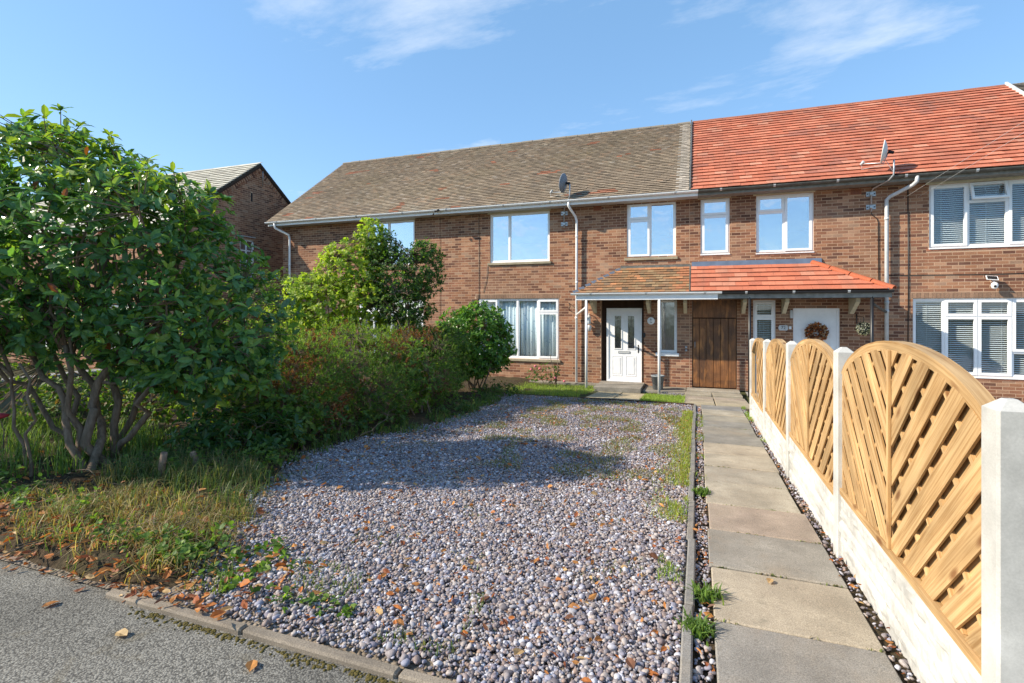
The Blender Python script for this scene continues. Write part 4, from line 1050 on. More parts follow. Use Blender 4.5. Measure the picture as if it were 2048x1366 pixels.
ln = empty('wall_lantern', (-2.84, YF, 1.1), 'small white wall lantern beside the white porch post', 'lantern')
MB().lathe([(.035, -.02), (.05, .0), (.055, .12), (.03, .16)], (-2.84, YF - .13, 1.05), 12).build('lamp_glass', M['blind'], ln)
MB().lathe([(.075, 0), (.05, .05), (.012, .09)], (-2.84, YF - .13, 1.20), 12).build('cap', M['greywhite'], ln)
MB().lathe([(.028, -.16), (.06, -.06), (.06, 0), (.03, .02)], (-2.83, YF - .09, .99), 12).build('sensor', M['greywhite'], ln)
MB().tube([(-2.84, YF - .01, 1.3), (-2.84, YF - .08, 1.34), (-2.84, YF - .13, 1.28)], .012, 6).build('bracket', M['greywhite'], ln)

def text(name, s_, size, loc, mat, parent):
    c = bpy.data.curves.new(name, 'FONT'); c.body = s_; c.size = size; c.align_x = 'CENTER'; c.align_y = 'CENTER'; c.extrude = .001
    o = bpy.data.objects.new(name, c); link(o, parent); c.materials.append(mat)
    o.location = loc; o.rotation_euler = (rad(90), 0, 0)
    dg = bpy.context.evaluated_depsgraph_get(); me = bpy.data.meshes.new_from_object(o.evaluated_get(dg))
    o2 = bpy.data.objects.new(name, me); link(o2, parent); o2.location = loc; o2.rotation_euler = (rad(90), 0, 0)
    bpy.data.objects.remove(o); return o2
pl = empty('house_number_plaque', (-1.17, YF, 1.13), 'round white plaque reading 74 on the bricks right of the white door', 'plaque')
m = MB().lathe([(.098, -.004), (.098, .012), (.092, .016)], (-1.17, YF - .008, 1.13), 28, 'y'); m.build('plate', M['white'], pl)
text('lettering', '&', .075, (-1.17, YF - .0255, 1.165), M['black'], pl); text('lettering', '74', .06, (-1.17, YF - .0255, 1.085), M['black'], pl)
pl = empty('house_number_plaque', (2.02, YF, .98), 'small pale curved edged plaque reading 72 left of the wreath door', 'plaque')
MB().prism([(2.02 + sx * (.115 - .03 * abs(q_)), YF - .01, .98 + q_ * .065) for sx, qs in ((-1, (-1, -.5, 0, .5, 1)), (1, (1, .5, 0, -.5, -1))) for q_ in qs], (0, -.014, 0)).build('plate', M['greywhite'], pl)
text('lettering', '72', .105, (2.02, YF - .0255, .98), M['black'], pl)
b = MB().bbox(2.15, 2.20, YF - .03, YF - .006, .95, 1.02, .004).build('doorbell', M['white']); setp(b, 'small square white doorbell beside the 72 plaque', 'doorbell')
b = MB().bbox(2.165, 2.23, YF - .06, YF - .008, 1.22, 1.42, .01).build('intercom_box', M['greywhite']); setp(b, 'narrow white box on the wall at the top left corner of the wreath door', 'box')
# ------------------------------------------------------------------ leaves and plants
TL = np.array([(0, 0, 0), (.34, 0, .035), (.70, 0, .03), (1, 0, -.05), (.34, .5, .085), (.72, .43, .075), (.34, -.5, .085), (.72, -.43, .075)])
TLF = np.array([(0, 1, 4), (1, 2, 5), (1, 5, 4), (2, 3, 5), (0, 6, 1), (1, 7, 2), (1, 6, 7), (2, 7, 3)])
TS = np.array([(0, 0, 0), (.45, .5, .06), (1, 0, -.03), (.45, -.5, .06)]); TSF = np.array([(0, 2, 1), (0, 3, 2)])
def nrm(a): return a / np.maximum(np.linalg.norm(a, axis=-1, keepdims=True), 1e-9)
def leaves(P, d, n, L, W, tmpl=(TL, TLF)):
    T, F = tmpl; d = nrm(d); s = nrm(np.cross(n, d)); n = np.cross(d, s); N = len(P)
    V = P[:, None] + T[None, :, 0:1] * (L[:, None, None] * d[:, None]) + T[None, :, 1:2] * (W[:, None, None] * s[:, None]) + T[None, :, 2:3] * (L[:, None, None] * n[:, None])
    return V.reshape(-1, 3), (F[None] + (np.arange(N) * len(T))[:, None, None]).reshape(-1, 3)
def shell_points(blobs, n, rng, inner=.55):
    """points near the surface of a union of ellipsoids, with outward directions"""
    C = np.array([b[0] for b in blobs], float); R_ = np.array([b[1] for b in blobs], float)
    w = (R_.prod(1)) ** (2 / 3); k = rng.choice(len(blobs), n * 3, p=w / w.sum())
    u = nrm(rng.normal(size=(n * 3, 3))); r = inner + (1 - inner) * rng.random(n * 3) ** .55
    wob = np.array([1 + .16 * mnoise.noise((a * 2.2 + kk * 3, b * 2.2, c * 2.2)) for (a, b, c), kk in zip(u, k)])
    P = C[k] + u * R_[k] * (r * wob)[:, None]
    mn = np.full(len(P), 9.)
    for j in range(len(blobs)): mn = np.minimum(mn, np.where(k == j, 9., np.linalg.norm((P - C[j]) / R_[j], axis=1)))
    ok = (mn > .62) | (rng.random(len(P)) < .12)
    P, u, k = P[ok][:n], u[ok][:n], k[ok][:n]
    return P, nrm(u / R_[k])
def rosettes(P, ax, m_lo, m_hi, rng, L, spread=(40, 95)):
    m = rng.integers(m_lo, m_hi + 1, len(P)); i = np.repeat(np.arange(len(P)), m); N = len(i)
    a = ax[i]; t = nrm(np.cross(a, nrm(rng.normal(size=(len(P), 3)))[i])); b = np.cross(a, t)
    k = np.concatenate([np.arange(q_) for q_ in m]); ph = k * 2.4 + rng.normal(0, .25, N)
    tl = np.radians(rng.uniform(*spread, N))
    d = a * np.cos(tl)[:, None] + (t * np.cos(ph)[:, None] + b * np.sin(ph)[:, None]) * np.sin(tl)[:, None]
    d[:, 2] -= .12
    nn = nrm(a + rng.normal(0, .25, (N, 3)) + np.array((0, 0, .35)))
    return P[i] + a * (rng.random(N) * -.05)[:, None], nrm(d), nn, L * rng.uniform(.65, 1.2, N), i
def pick_cols(N, pal, w, rng, jit=.18):
    c = np.array(pal)[rng.choice(len(pal), N, p=np.array(w) / sum(w))]; return np.clip(c * rng.uniform(1 - jit, 1 + jit, (N, 1)), 0, 1)
def foliage(name, parent, P, d, n, L, W, cols, mat, tmpl=(TL, TLF), stuff=True):
    V, F = leaves(P, d, n, L, W, tmpl)
    o = np_obj(name, V, F, mat, parent, np.repeat(cols, len(tmpl[0]), 0), smooth=False)
    if stuff: o['kind'] = 'stuff'
    return o
def curve_pts(a, b, bend, rng, n=7):
    a, b = np.array(a, float), np.array(b, float); t = np.linspace(0, 1, n)[:, None]
    off = rng.normal(0, bend, 3); off2 = rng.normal(0, bend * .4, (n, 3)); off2[0] = off2[-1] = 0
    return a + (b - a) * t + off * np.sin(np.pi * t) + off2

# ---- big evergreen shrub at the left: many stems, large glossy leaves in whorls
rs = np.random.default_rng(5)
SB = (-5.35, 3.25, zg(3.2))
shrub = empty('evergreen_shrub', SB, 'tall dark evergreen shrub with large glossy leaves and bare forked stems at the left', 'shrub')
blobs = [((-5.45, 3.35, 2.05), (1.15, .95, .85)), ((-6.2, 3.1, 2.45), (1.05, .95, .85)), ((-4.9, 3.75, 1.75), (.75, .8, .7)), ((-4.45, 4.05, 1.3), (.6, .6, .6)), ((-6.7, 3.2, 2.95), (.85, .8, .5)),
         ((-5.6, 3.5, 1.35), (1.0, .8, .5)), ((-6.6, 2.9, 1.75), (1.0, .8, .8)), ((-4.7, 3.9, .85), (.65, .6, .42)), ((-6.1, 3.5, 2.85), (.8, .8, .5)), ((-5.0, 3.55, 2.35), (.7, .7, .5)), ((-7.4, 2.8, 2.3), (.9, .9, .9)), ((-4.95, 3.65, 1.25), (.8, .7, .6)), ((-4.6, 4.0, .85), (.55, .5, .4)), ((-6.3, 2.9, 1.35), (.75, .6, .5)), ((-5.1, 3.7, .95), (.6, .5, .4)), ((-7.6, 2.0, 1.9), (1.0, .8, 1.0))]
RP, RA = shell_points(blobs, 3050, rs, .42)
RA = nrm(RA * .8 + np.array((0, 0, .45)) + rs.normal(0, .3, RA.shape))
# upright shoots on top of the crown
tops = [(-6.9, 3.0, 3.1), (-6.5, 3.2, 3.25), (-6.2, 3.3, 3.3), (-5.9, 3.4, 3.15), (-5.6, 3.4, 3.0), (-5.2, 3.6, 2.75), (-4.95, 3.6, 2.6), (-4.6, 3.8, 2.35), (-6.75, 3.4, 3.3), (-7.2, 3.1, 3.2)]
tp = np.concatenate([np.array(t) + rs.normal(0, .10, (6, 3)) for t in tops]); RP = np.concatenate([RP, tp]); RA = np.concatenate([RA, nrm(rs.normal(0, .25, (len(tp), 3)) + np.array((0, 0, 1)))])
LP, LD, LN, LL, LI = rosettes(RP, RA, 5, 9, rs, .122)
LL = LL * rs.uniform(.6, 1.15, len(LL))
lc = pick_cols(len(LP), [(.125, .26, .08), (.095, .21, .078), (.17, .31, .07), (.26, .38, .07), (.13, .25, .13), (.06, .14, .055)], [.28, .22, .2, .14, .08, .08], rs)
sunny = (LP[:, 2] > 2.6 - .25 * (LP[:, 0] + 5.5)) & (rs.random(len(LP)) < .42); lc[sunny] = np.array((.27, .36, .065)) * rs.uniform(.8, 1.2, (sunny.sum(), 1))  # sun on the crown top painted into the leaf colour as yellow green
deadl = rs.random(len(LP)) < .008; lc[deadl] = (.22, .07, .03)
D_ = depth(LP[:, 0], LP[:, 1]); vis = np.array([in_view(*p) for p in LP])
score = np.where(vis, LL / np.maximum(D_, .5) * np.abs((LN * nrm(LP - np.array((0, 0, CAM_Z)))).sum(1) + .15), 0)
big = np.argsort(-score)[:300]; rest = np.ones(len(LP), bool); rest[big] = False
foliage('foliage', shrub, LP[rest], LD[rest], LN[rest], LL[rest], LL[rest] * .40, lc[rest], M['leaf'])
LV = {}
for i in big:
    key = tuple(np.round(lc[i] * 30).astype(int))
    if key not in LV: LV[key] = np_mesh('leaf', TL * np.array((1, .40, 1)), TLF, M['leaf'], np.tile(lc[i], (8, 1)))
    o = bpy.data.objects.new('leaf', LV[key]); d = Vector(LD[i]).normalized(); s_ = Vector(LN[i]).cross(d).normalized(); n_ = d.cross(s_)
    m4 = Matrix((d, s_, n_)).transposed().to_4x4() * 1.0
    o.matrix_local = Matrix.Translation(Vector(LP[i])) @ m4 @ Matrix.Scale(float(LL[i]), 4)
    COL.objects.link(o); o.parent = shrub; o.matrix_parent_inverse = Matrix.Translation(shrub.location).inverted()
# stems: forked from the base, then thinner branches out to the whorls
stems = [((-5.20, 3.05), (-5.75, 3.25, 1.0), .052), ((-5.30, 3.10), (-6.05, 3.1, .95), .045), ((-5.42, 3.35), (-5.35, 3.45, 1.05), .06), ((-5.50, 3.42), (-5.75, 3.5, 1.2), .05), ((-5.55, 3.5), (-5.0, 3.6, .95), .045),
         ((-5.62, 3.45), (-6.3, 3.35, 1.2), .04), ((-5.9, 3.3), (-6.5, 3.0, .9), .035), ((-5.75, 3.55), (-5.5, 3.8, 1.3), .04), ((-5.4, 3.2), (-5.5, 3.05, 1.1), .04), ((-5.85, 2.95), (-6.05, 2.75, 1.0), .022), ((-5.62, 2.85), (-5.68, 2.8, .95), .02)]
ends = []
for (bx, by), e, r in stems:
    p = curve_pts((bx, by, zg(by) - .05), e, .10, rs, 8); m = MB().tube([tuple(q_) for q_ in p], list(np.linspace(r * .8, r * .5, 8)), 9)
    ends.append((p, r * .62)); m.build('stem', M['bark'], shrub)
ep = np.array([q_ for p, r in ends for q_ in p[3:]])
bt = MB()
hubs = []
for k in range(90):
    tgt = RP[rs.integers(len(RP))] * .82 + np.array(blobs[0][0]) * .18
    src = ep[np.argmin(np.linalg.norm(ep - (tgt * .55 + np.array((-5.5, 3.3, .6)) * .45), axis=1) + rs.random(len(ep)) * .35)]
    q_ = curve_pts(src, tgt, .07, rs, 6); bt.tube([tuple(x) for x in q_], list(np.linspace(.018, .007, 6)), 6); hubs += list(q_[2:])
bt.build('branches', M['bark'], shrub)['kind'] = 'stuff'
hubs = np.array(hubs); tw = MB()
for i in range(0, len(RP), 2):
    j = np.argmin(np.linalg.norm(hubs - RP[i], axis=1)); q_ = curve_pts(hubs[j], RP[i], .02, rs, 3); tw.tube([tuple(x) for x in q_], [.006, .005, .003], 4, False)
tw.build('twigs', M['bark'], shrub)['kind'] = 'stuff'

def bush(name, label, base, blobs, nros, mlo, mhi, L, wr, pal, pw, mat, rng, nst=8, up=.45, cat='bush', inner=.5, spread=(40, 95), sr=.02, tmpl=(TL, TLF), colfn=None):
    E = empty(name, base, label, cat); P, A = shell_points(blobs, nros, rng, inner); A = nrm(A * .8 + np.array((0, 0, up)) + rng.normal(0, .3, A.shape))
    lp, ld, lnn, ll, li = rosettes(P, A, mlo, mhi, rng, L, spread); cols = pick_cols(len(lp), pal, pw, rng)
    if colfn is not None: cols = colfn(lp, cols, rng)
    foliage('foliage', E, lp, ld, lnn, ll, ll * wr, cols, mat, tmpl)
    bs = []
    for k in range(nst):
        tgt = P[rng.integers(len(P))] * .75 + np.array(blobs[0][0]) * .25; b0 = (base[0] + rng.normal(0, .12), base[1] + rng.normal(0, .12), base[2] - .05)
        q_ = curve_pts(b0, tgt, .10, rng, 7); MB().tube([tuple(x) for x in q_], list(np.linspace(sr, sr * .3, 7)), 6).build('stem', M['bark'], E); bs += list(q_[2:])
    bs = np.array(bs); tw = MB()
    for i in range(0, len(P), 3):
        j = np.argmin(np.linalg.norm(bs - P[i], axis=1)); q_ = curve_pts(bs[j], P[i], .03, rng, 3); tw.tube([tuple(x) for x in q_], [sr * .3, sr * .22, sr * .12], 4, False)
    tw.build('twigs', M['bark'], E)['kind'] = 'stuff'
    return E
r1 = np.random.default_rng(21)
bush('lime_shrub', 'tall yellow green leafy shrub catching the sun in front of the left brick wall', (-6.9, 8.25, zg(8.25)),
     [((-6.97, 8.34, 1.53), (0.86, 0.77, 0.77)), ((-6.54, 8.51, 2.22), (0.65, 0.65, 0.65)), ((-7.65, 8.17, 1.02), (0.73, 0.69, 0.69)), ((-6.11, 8.51, 1.66), (0.60, 0.60, 0.77)), ((-7.22, 7.91, 0.80), (0.95, 0.60, 0.60)), ((-6.15, 8.69, 2.78), (0.36, 0.36, 0.53)), ((-7.35, 8.34, 1.79), (0.52, 0.52, 0.43))],
     2200, 5, 8, .075, .66, [(.36, .46, .065), (.31, .41, .06), (.45, .52, .10), (.21, .31, .055)], [.35, .3, .2, .15], M['softleaf'], r1, 9, .4)
bush('dark_tree', 'small dark green tree on thin stems standing right of the lime shrub', (-5.45, 8.6, zg(8.6)),
     [((-5.59, 8.69, 2.01), (0.73, 0.60, 0.65)), ((-5.16, 8.86, 2.18), (0.56, 0.52, 0.60)), ((-5.93, 8.77, 2.69), (0.43, 0.43, 0.39)), ((-4.95, 8.77, 2.56), (0.30, 0.30, 0.26)), ((-5.33, 8.60, 1.49), (0.65, 0.52, 0.39))],
     1700, 5, 7, .062, .5, [(.07, .14, .035), (.09, .18, .04), (.05, .11, .035), (.17, .27, .05)], [.35, .3, .2, .15], M['softleaf'], r1, 8, .4, 'tree', sr=.028)
bush('laurel_bush', 'rounded bright green laurel bush standing before the blue curtained window', (-4.75, 10.8, zg(10.8)),
     [((-4.75, 10.8, .75), (.85, .8, .85)), ((-4.6, 10.7, 1.1), (.6, .6, .55)), ((-5.2, 10.8, .95), (.6, .6, .55)), ((-4.35, 10.75, .55), (.55, .55, .5)), ((-4.9, 10.6, .3), (.75, .6, .45))],
     1200, 6, 9, .10, .45, [(.13, .27, .04), (.10, .22, .04), (.18, .33, .055), (.06, .15, .035)], [.35, .3, .2, .15], M['leaf'], r1, 9, .5)
# ---- low hedge bushes of fine leaves along the drive
def brown_patch_lit_top(seed, amt, lo=.0):
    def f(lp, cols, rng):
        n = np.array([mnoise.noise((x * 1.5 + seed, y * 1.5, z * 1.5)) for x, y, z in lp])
        t = np.clip((lp[:, 2] - .45) / .5, 0, 1) * (rng.random(len(lp)) < .75); cols = cols * (1 - t[:, None] * .8) + np.array((.24, .33, .06)) * (t[:, None] * .8)  # sunlit hedge tops put into the leaf colour, limer with height
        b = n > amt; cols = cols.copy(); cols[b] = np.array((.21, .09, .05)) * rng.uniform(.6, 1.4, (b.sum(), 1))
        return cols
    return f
GR = [(.14, .25, .055), (.10, .20, .05), (.21, .31, .065), (.075, .15, .045)]; GW = [.35, .3, .15, .2]
hd = [('dark dusty green hedge bush with brown patches beside the big shrub', (-5.1, 5.3, zg(5.3)), [((-5.10, 5.40, 0.56), (0.85, 0.80, 0.65)), ((-5.60, 5.70, 0.76), (0.70, 0.70, 0.50)), ((-4.75, 5.35, 0.29), (0.50, 0.70, 0.50))], brown_patch_lit_top(2, .22)),
      ('fine leaved hedge bush with a rust brown top in the middle of the hedge', (-4.9, 6.6, zg(6.6)), [((-4.95, 6.70, 0.54), (0.85, 0.80, 0.69)), ((-5.50, 7.00, 0.76), (0.70, 0.75, 0.56)), ((-4.50, 6.60, 0.19), (0.55, 0.75, 0.50))], brown_patch_lit_top(7.3, .2)),
      ('mid green spiky hedge bush at the far end of the hedge before the laurel', (-4.8, 8.2, zg(8.2)), [((-4.85, 8.20, 0.49), (0.85, 0.90, 0.69)), ((-5.30, 8.50, 0.69), (0.70, 0.80, 0.56)), ((-4.40, 8.10, 0.14), (0.50, 0.80, 0.47))], brown_patch_lit_top(4.4, .4))]
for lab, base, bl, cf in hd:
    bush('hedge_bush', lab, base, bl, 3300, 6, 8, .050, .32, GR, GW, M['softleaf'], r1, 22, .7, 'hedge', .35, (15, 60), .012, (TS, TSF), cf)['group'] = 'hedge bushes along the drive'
bush('boundary_hedge', 'loose green boundary hedge glimpsed through the stems of the big shrub', (-8.3, 6.5, zg(6.5)), [((-8.3, 5.2, .7), (.7, .9, 1.1)), ((-8.4, 6.8, .9), (.7, 1.0, 1.3)), ((-8.6, 8.3, 1.0), (.8, 1.0, 1.4)), ((-8.5, 3.9, .5), (.5, .8, .9)), ((-9.2, 9.6, 1.0), (.9, .9, 1.4))], 1900, 4, 7, .075, .55, [(.12, .21, .04), (.20, .28, .05), (.07, .14, .035), (.30, .28, .08)], [.4, .25, .25, .1], M['softleaf'], r1, 26, .5, 'hedge')
for lab, bx, by, bl in (('pale green broad leaved sapling leaning out of the hedge foot by the stumps', -4.5, 4.75, [((-4.55, 4.8, .15), (.4, .4, .4)), ((-4.8, 4.6, .4), (.4, .35, .35))]), ('mid green leafy shrub pushing out of the middle of the hedge', -4.35, 7.3, [((-4.35, 7.3, .25), (.45, .6, .5)), ((-4.6, 7.5, .6), (.4, .5, .4))])):
    bush('leafy_shrub', lab, (bx, by, zg(by)), bl, 260, 5, 8, .075, .5, [(.16, .27, .05), (.11, .20, .045), (.24, .33, .06)], [.4, .4, .2], M['softleaf'], r1, 9, .5, 'shrub', .35)['group'] = 'leafy shrubs in the hedge'
bush('spiky_shrub', 'lime tipped narrow leaved shrub between the hedge and the laurel bush', (-5.0, 9.3, zg(9.3)),
     [((-5.0, 9.3, .35), (.8, .6, .7)), ((-4.8, 9.2, .75), (.65, .55, .42)), ((-5.5, 9.4, .7), (.6, .5, .45))], 700, 7, 10, .10, .22, [(.16, .25, .045), (.10, .17, .035), (.22, .30, .06), (.06, .11, .03)], [.3, .3, .2, .2], M['softleaf'], r1, 12, .8)
bush('weed_clump', 'pale green bramble seedlings in front of the dark hedge foot', (-4.35, 5.3, zg(5.3)), [((-4.5, 5.2, .0), (.45, .8, .35)), ((-4.2, 6.2, -.1), (.35, .5, .28))], 300, 4, 6, .055, .7, [(.10, .19, .04), (.07, .14, .035), (.15, .23, .05)], [.4, .4, .2], M['softleaf'], r1, 12, .5, 'weeds', .3, sr=.006)
bush('weed_clump', 'loose green weeds on the gravel edge below the laurel bush', (-4.0, 9.6, zg(9.6)), [((-4.05, 9.3, -.32), (.4, .9, .22)), ((-3.9, 7.7, -.28), (.3, .7, .2)), ((-4.1, 10.6, -.35), (.5, .5, .25))], 330, 4, 6, .05, .65, [(.09, .18, .04), (.06, .13, .035), (.14, .22, .05)], [.4, .4, .2], M['softleaf'], r1, 10, .5, 'weeds', .3, sr=.005)
for lab, bx, by, bl in (('tangled green undergrowth in the gap between the big shrub and the hedge', -5.2, 4.6, [((-5.2, 4.5, .3), (.6, .45, .5)), ((-5.8, 4.9, .5), (.6, .5, .6)), ((-4.9, 4.4, .1), (.5, .4, .3))]), ('thin leafy undergrowth behind the bare stems of the big shrub', -6.6, 4.6, [((-6.6, 4.6, .3), (.7, .5, .5)), ((-7.3, 4.2, .3), (.6, .5, .5))])):
    bush('undergrowth', lab, (bx, by, zg(by)), bl, 420, 4, 7, .062, .6, [(.13, .22, .045), (.09, .17, .04), (.20, .27, .06), (.22, .13, .05)], [.35, .35, .2, .1], M['softleaf'], r1, 16, .5, 'undergrowth', .3, sr=.008)
bush('ground_plant', 'leafy low plant growing at the foot of the shrub stems', (-4.6, 4.0, zg(4)), [((-4.75, 3.95, .12), (.5, .4, .3)), ((-4.4, 4.3, .1), (.4, .4, .25))], 130, 5, 8, .11, .36, [(.05, .12, .04), (.07, .16, .04), (.12, .2, .05)], [.5, .3, .2], M['leaf'], r1, 8, .6, 'plant', .3, sr=.008)
for lab, bx, by, bl, n_ in (('low broad leaved green weeds among fallen leaves beside the kerb', -3.2, 2.2, [((-3.3, 2.2, .02), (.55, .2, .08)), ((-2.9, 2.3, .0), (.25, .25, .09))], 110), ('small leafy weeds in the grass at the left edge by the road', -4.4, 2.3, [((-4.4, 2.35, .03), (.6, .3, .1)), ((-5.2, 2.4, .05), (.5, .3, .14))], 110), ('weed rosettes on the gravel corner next to the dry grass', -2.45, 2.3, [((-2.5, 2.35, -.06), (.3, .3, .05)), ((-2.0, 2.1, -.06), (.5, .12, .04))], 70), ('dark leafy weeds between the stumps and the hedge', -4.1, 3.9, [((-4.1, 3.9, .0), (.4, .45, .15)), ((-4.6, 3.4, .05), (.5, .35, .12))], 160)):
    bush('verge_weed', lab, (bx, by, zg(by)), bl, n_, 4, 6, .042, .72, [(.15, .26, .05), (.10, .19, .045), (.22, .32, .07)], [.4, .4, .2], M['softleaf'], r1, 5, .8, 'weeds', .2, sr=.003)['group'] = 'weeds on the verge'
rose = bush('rose_bush', 'straggly rose bush with a few pink blooms below the curtained window', (-3.75, 13.55, Z0), [((-3.75, 13.55, -.25), (.35, .25, .32)), ((-4.15, 13.5, -.35), (.35, .25, .22))], 90, 4, 6, .05, .6, [(.08, .16, .04), (.14, .22, .05)], [.6, .4], M['softleaf'], r1, 10, .6, 'rose', .3, sr=.01)
MB().tube([(-3.62, 13.6, Z0), (-3.66, 13.6, -.3), (-3.78, 13.62, .05), (-3.8, 13.6, .2)], [.018, .014, .01, .006], 6).build('cane', M['bark'], rose)
MB().tube([(-3.64, 13.6, Z0), (-3.58, 13.6, -.2), (-3.6, 13.62, .15)], [.014, .012, .006], 6).build('cane', M['bark'], rose)
pk = plain('pink_petal', (.62, .16, .20), .6, .3)
for x, y, z in ((-4.15, 13.35, -.12), (-4.02, 13.35, -.18), (-4.28, 13.4, -.22), (-3.6, 13.4, -.42), (-3.35, 13.4, -.5)): MB().lathe([(.012, -.02), (.038, 0), (.034, .03), (.012, .04)], (x, y, z), 9).build('bloom', pk, rose)

# ---- grass
def blades(name, P, H, W, cols, rng, lean=.5, mat=None, parent=None):
    N = len(P); a = rng.uniform(0, 2 * np.pi, N); dr_ = np.stack([np.cos(a), np.sin(a), np.zeros(N)], 1); sd = np.stack([-np.sin(a), np.cos(a), np.zeros(N)], 1)
    b = rng.uniform(.1, 1, N)[:, None] * lean; up = np.array((0, 0, 1.))
    m1 = P + up * (H * .55)[:, None] + dr_ * (H[:, None] * b * .35); tp_ = P + up * (H[:, None] * (1 - .45 * b)) + dr_ * (H[:, None] * b * 1.05)
    w = sd * (W / 2)[:, None]
    V = np.stack([P - w, P + w, m1 + w * .8, m1 - w * .8, tp_], 1).reshape(-1, 3)
    F = (np.array([(0, 1, 2), (0, 2, 3), (3, 2, 4)])[None] + (np.arange(N) * 5)[:, None, None]).reshape(-1, 3)
    o = np_obj(name, V, F, mat or M['grass'], parent, np.repeat(cols, 5, 0)); o['kind'] = 'stuff'; return o
def bedz1(X, Y): return bedz(np.asarray(X), np.asarray(Y))
rgs = np.random.default_rng(77)
def tufts(centres, per, sp, rng):
    c = np.repeat(np.array(centres, float), per, 0); return c + rng.normal(0, 1, c.shape) * sp
GP = [(.13, .19, .04), (.19, .24, .06), (.09, .14, .035), (.34, .27, .12), (.26, .22, .09)]
# verge at the left
c = np.stack([rgs.uniform(-4.9, -2.8, 95), rgs.uniform(2.3, 3.7, 95)], 1); c = c[c[:, 0] < bed_edge(c[:, 1]) + .02]
xy = tufts(c, 48, .06, rgs); z = bedz1(xy[:, 0], xy[:, 1]) - .01
dry = (xy[:, 1] < 2.9)
cl = pick_cols(len(xy), GP, [.12, .10, .08, .45, .25], rgs); g_ = ~dry & (rgs.random(len(xy)) < .65); cl[g_] = np.array((.10, .155, .05)) * rgs.uniform(.7, 1.3, (g_.sum(), 1))
o = blades('grass', np.stack([xy[:, 0], xy[:, 1], z], 1), np.where(dry, rgs.uniform(.05, .17, len(xy)), rgs.uniform(.12, .34, len(xy))), rgs.uniform(.003, .007, len(xy)), cl, rgs, 1.25)
setp(o, 'rough green and straw coloured grass on the verge below the big shrub', 'grass')
c = np.stack([rgs.uniform(-4.3, -2.72, 75), rgs.uniform(1.98, 2.9, 75)], 1); c = c[c[:, 0] < bed_edge(c[:, 1]) + .1]
xy = tufts(c, 42, .055, rgs); z = np.maximum(bedz1(xy[:, 0], xy[:, 1]), zgv(xy[:, 1]) - .02)
o = blades('dry_grass', np.stack([xy[:, 0], xy[:, 1], z], 1), rgs.uniform(.04, .19, len(xy)), rgs.uniform(.003, .007, len(xy)), pick_cols(len(xy), [(.44, .32, .15), (.30, .22, .10), (.20, .27, .06), (.52, .42, .24), (.22, .12, .06), (.12, .18, .05)], [.22, .18, .2, .1, .18, .12], rgs), rgs, 1.4)
setp(o, 'straw coloured dry grass tufts bulging over the corner of the drive', 'grass')
c = np.stack([rgs.uniform(-8.5, -5.2, 90), rgs.uniform(2.3, 4.2, 90)], 1); xy = tufts(c, 40, .07, rgs); z = bedz1(xy[:, 0], xy[:, 1]) - .01
o = blades('grass', np.stack([xy[:, 0], xy[:, 1], z], 1), rgs.uniform(.15, .4, len(xy)), rgs.uniform(.005, .010, len(xy)), pick_cols(len(xy), [(.15, .24, .05), (.10, .18, .04), (.22, .28, .08)], [.4, .4, .2], rgs), rgs, .8)
setp(o, 'long green grass behind the bare stems of the big shrub', 'grass')
# bright strip beside the edging, patches on the gravel, by the door
def strip(n, x0, x1, y0, y1, h, pal, pw, label, dens=None):
    xy = np.stack([rgs.uniform(x0, x1, n), rgs.uniform(y0, y1, n)], 1)
    nz = np.array([mnoise.noise((a * 2.6, b * 2.1, 1.7)) for a, b in xy])
    xy = xy[nz > (dens if dens is not None else -.1)]
    o = blades('grass', np.stack([xy[:, 0], xy[:, 1], zgv(xy[:, 1]) + (.012 if x0 < -.2 and y0 < 10.8 else -.004)], 1), rgs.uniform(h[0], h[1], len(xy)), rgs.uniform(.003, .006, len(xy)), pick_cols(len(xy), pal, pw, rgs), rgs, .9)
    return setp(o, label, 'grass')
BG = [(.32, .45, .06), (.23, .35, .05), (.42, .48, .10), (.14, .22, .04)]
n_ = 7000; xy = np.stack([-.075 - np.abs(rgs.normal(0, .13, n_)), rgs.uniform(4.0, 9.8, n_)], 1)
nz = np.array([mnoise.noise((a * 3.0, b * 1.7, 1.7)) for a, b in xy]); xy = xy[nz > -.38 + np.abs(xy[:, 1] - 6.0) * .11]
o = blades('grass', np.stack([xy[:, 0], xy[:, 1], zgv(xy[:, 1]) + .008], 1), rgs.uniform(.02, .085, len(xy)), rgs.uniform(.003, .006, len(xy)), pick_cols(len(xy), [(.34, .42, .06), (.25, .34, .05), (.44, .45, .10), (.15, .22, .04), (.36, .22, .08)], [.3, .25, .2, .1, .15], rgs), rgs, 1.1)
setp(o, 'bright green grass strip along the gravel side of the concrete edging', 'grass')
strip(1500, -.22, -.07, 2.2, 4.4, (.02, .06), BG, [.3, .3, .1, .3], 'thin green weeds along the near end of the concrete edging', .12)
strip(30000, -2.9, -.2, 4.9, 10.6, (.025, .06), [(.22, .28, .06), (.30, .27, .09), (.14, .19, .05), (.24, .14, .06)], [.3, .25, .2, .25], 'patchy short grass growing through the far right gravel', .13)
strip(9000, -4.1, -2.6, 4.6, 10.8, (.015, .05), [(.14, .21, .05), (.10, .16, .04), (.20, .13, .06)], [.4, .4, .2], 'low weeds on the left side of the gravel below the hedge', .2)
strip(5000, -3.2, -.3, 2.2, 5.2, (.012, .04), [(.16, .24, .06), (.22, .24, .08)], [.6, .4], 'scattered tiny weeds in the near gravel', .30)
strip(6500, -1.15, -.25, 11.0, 12.6, (.03, .09), BG, [.4, .3, .2, .1], 'bright grass patch between the doorway slabs and the gate slabs', -.6)
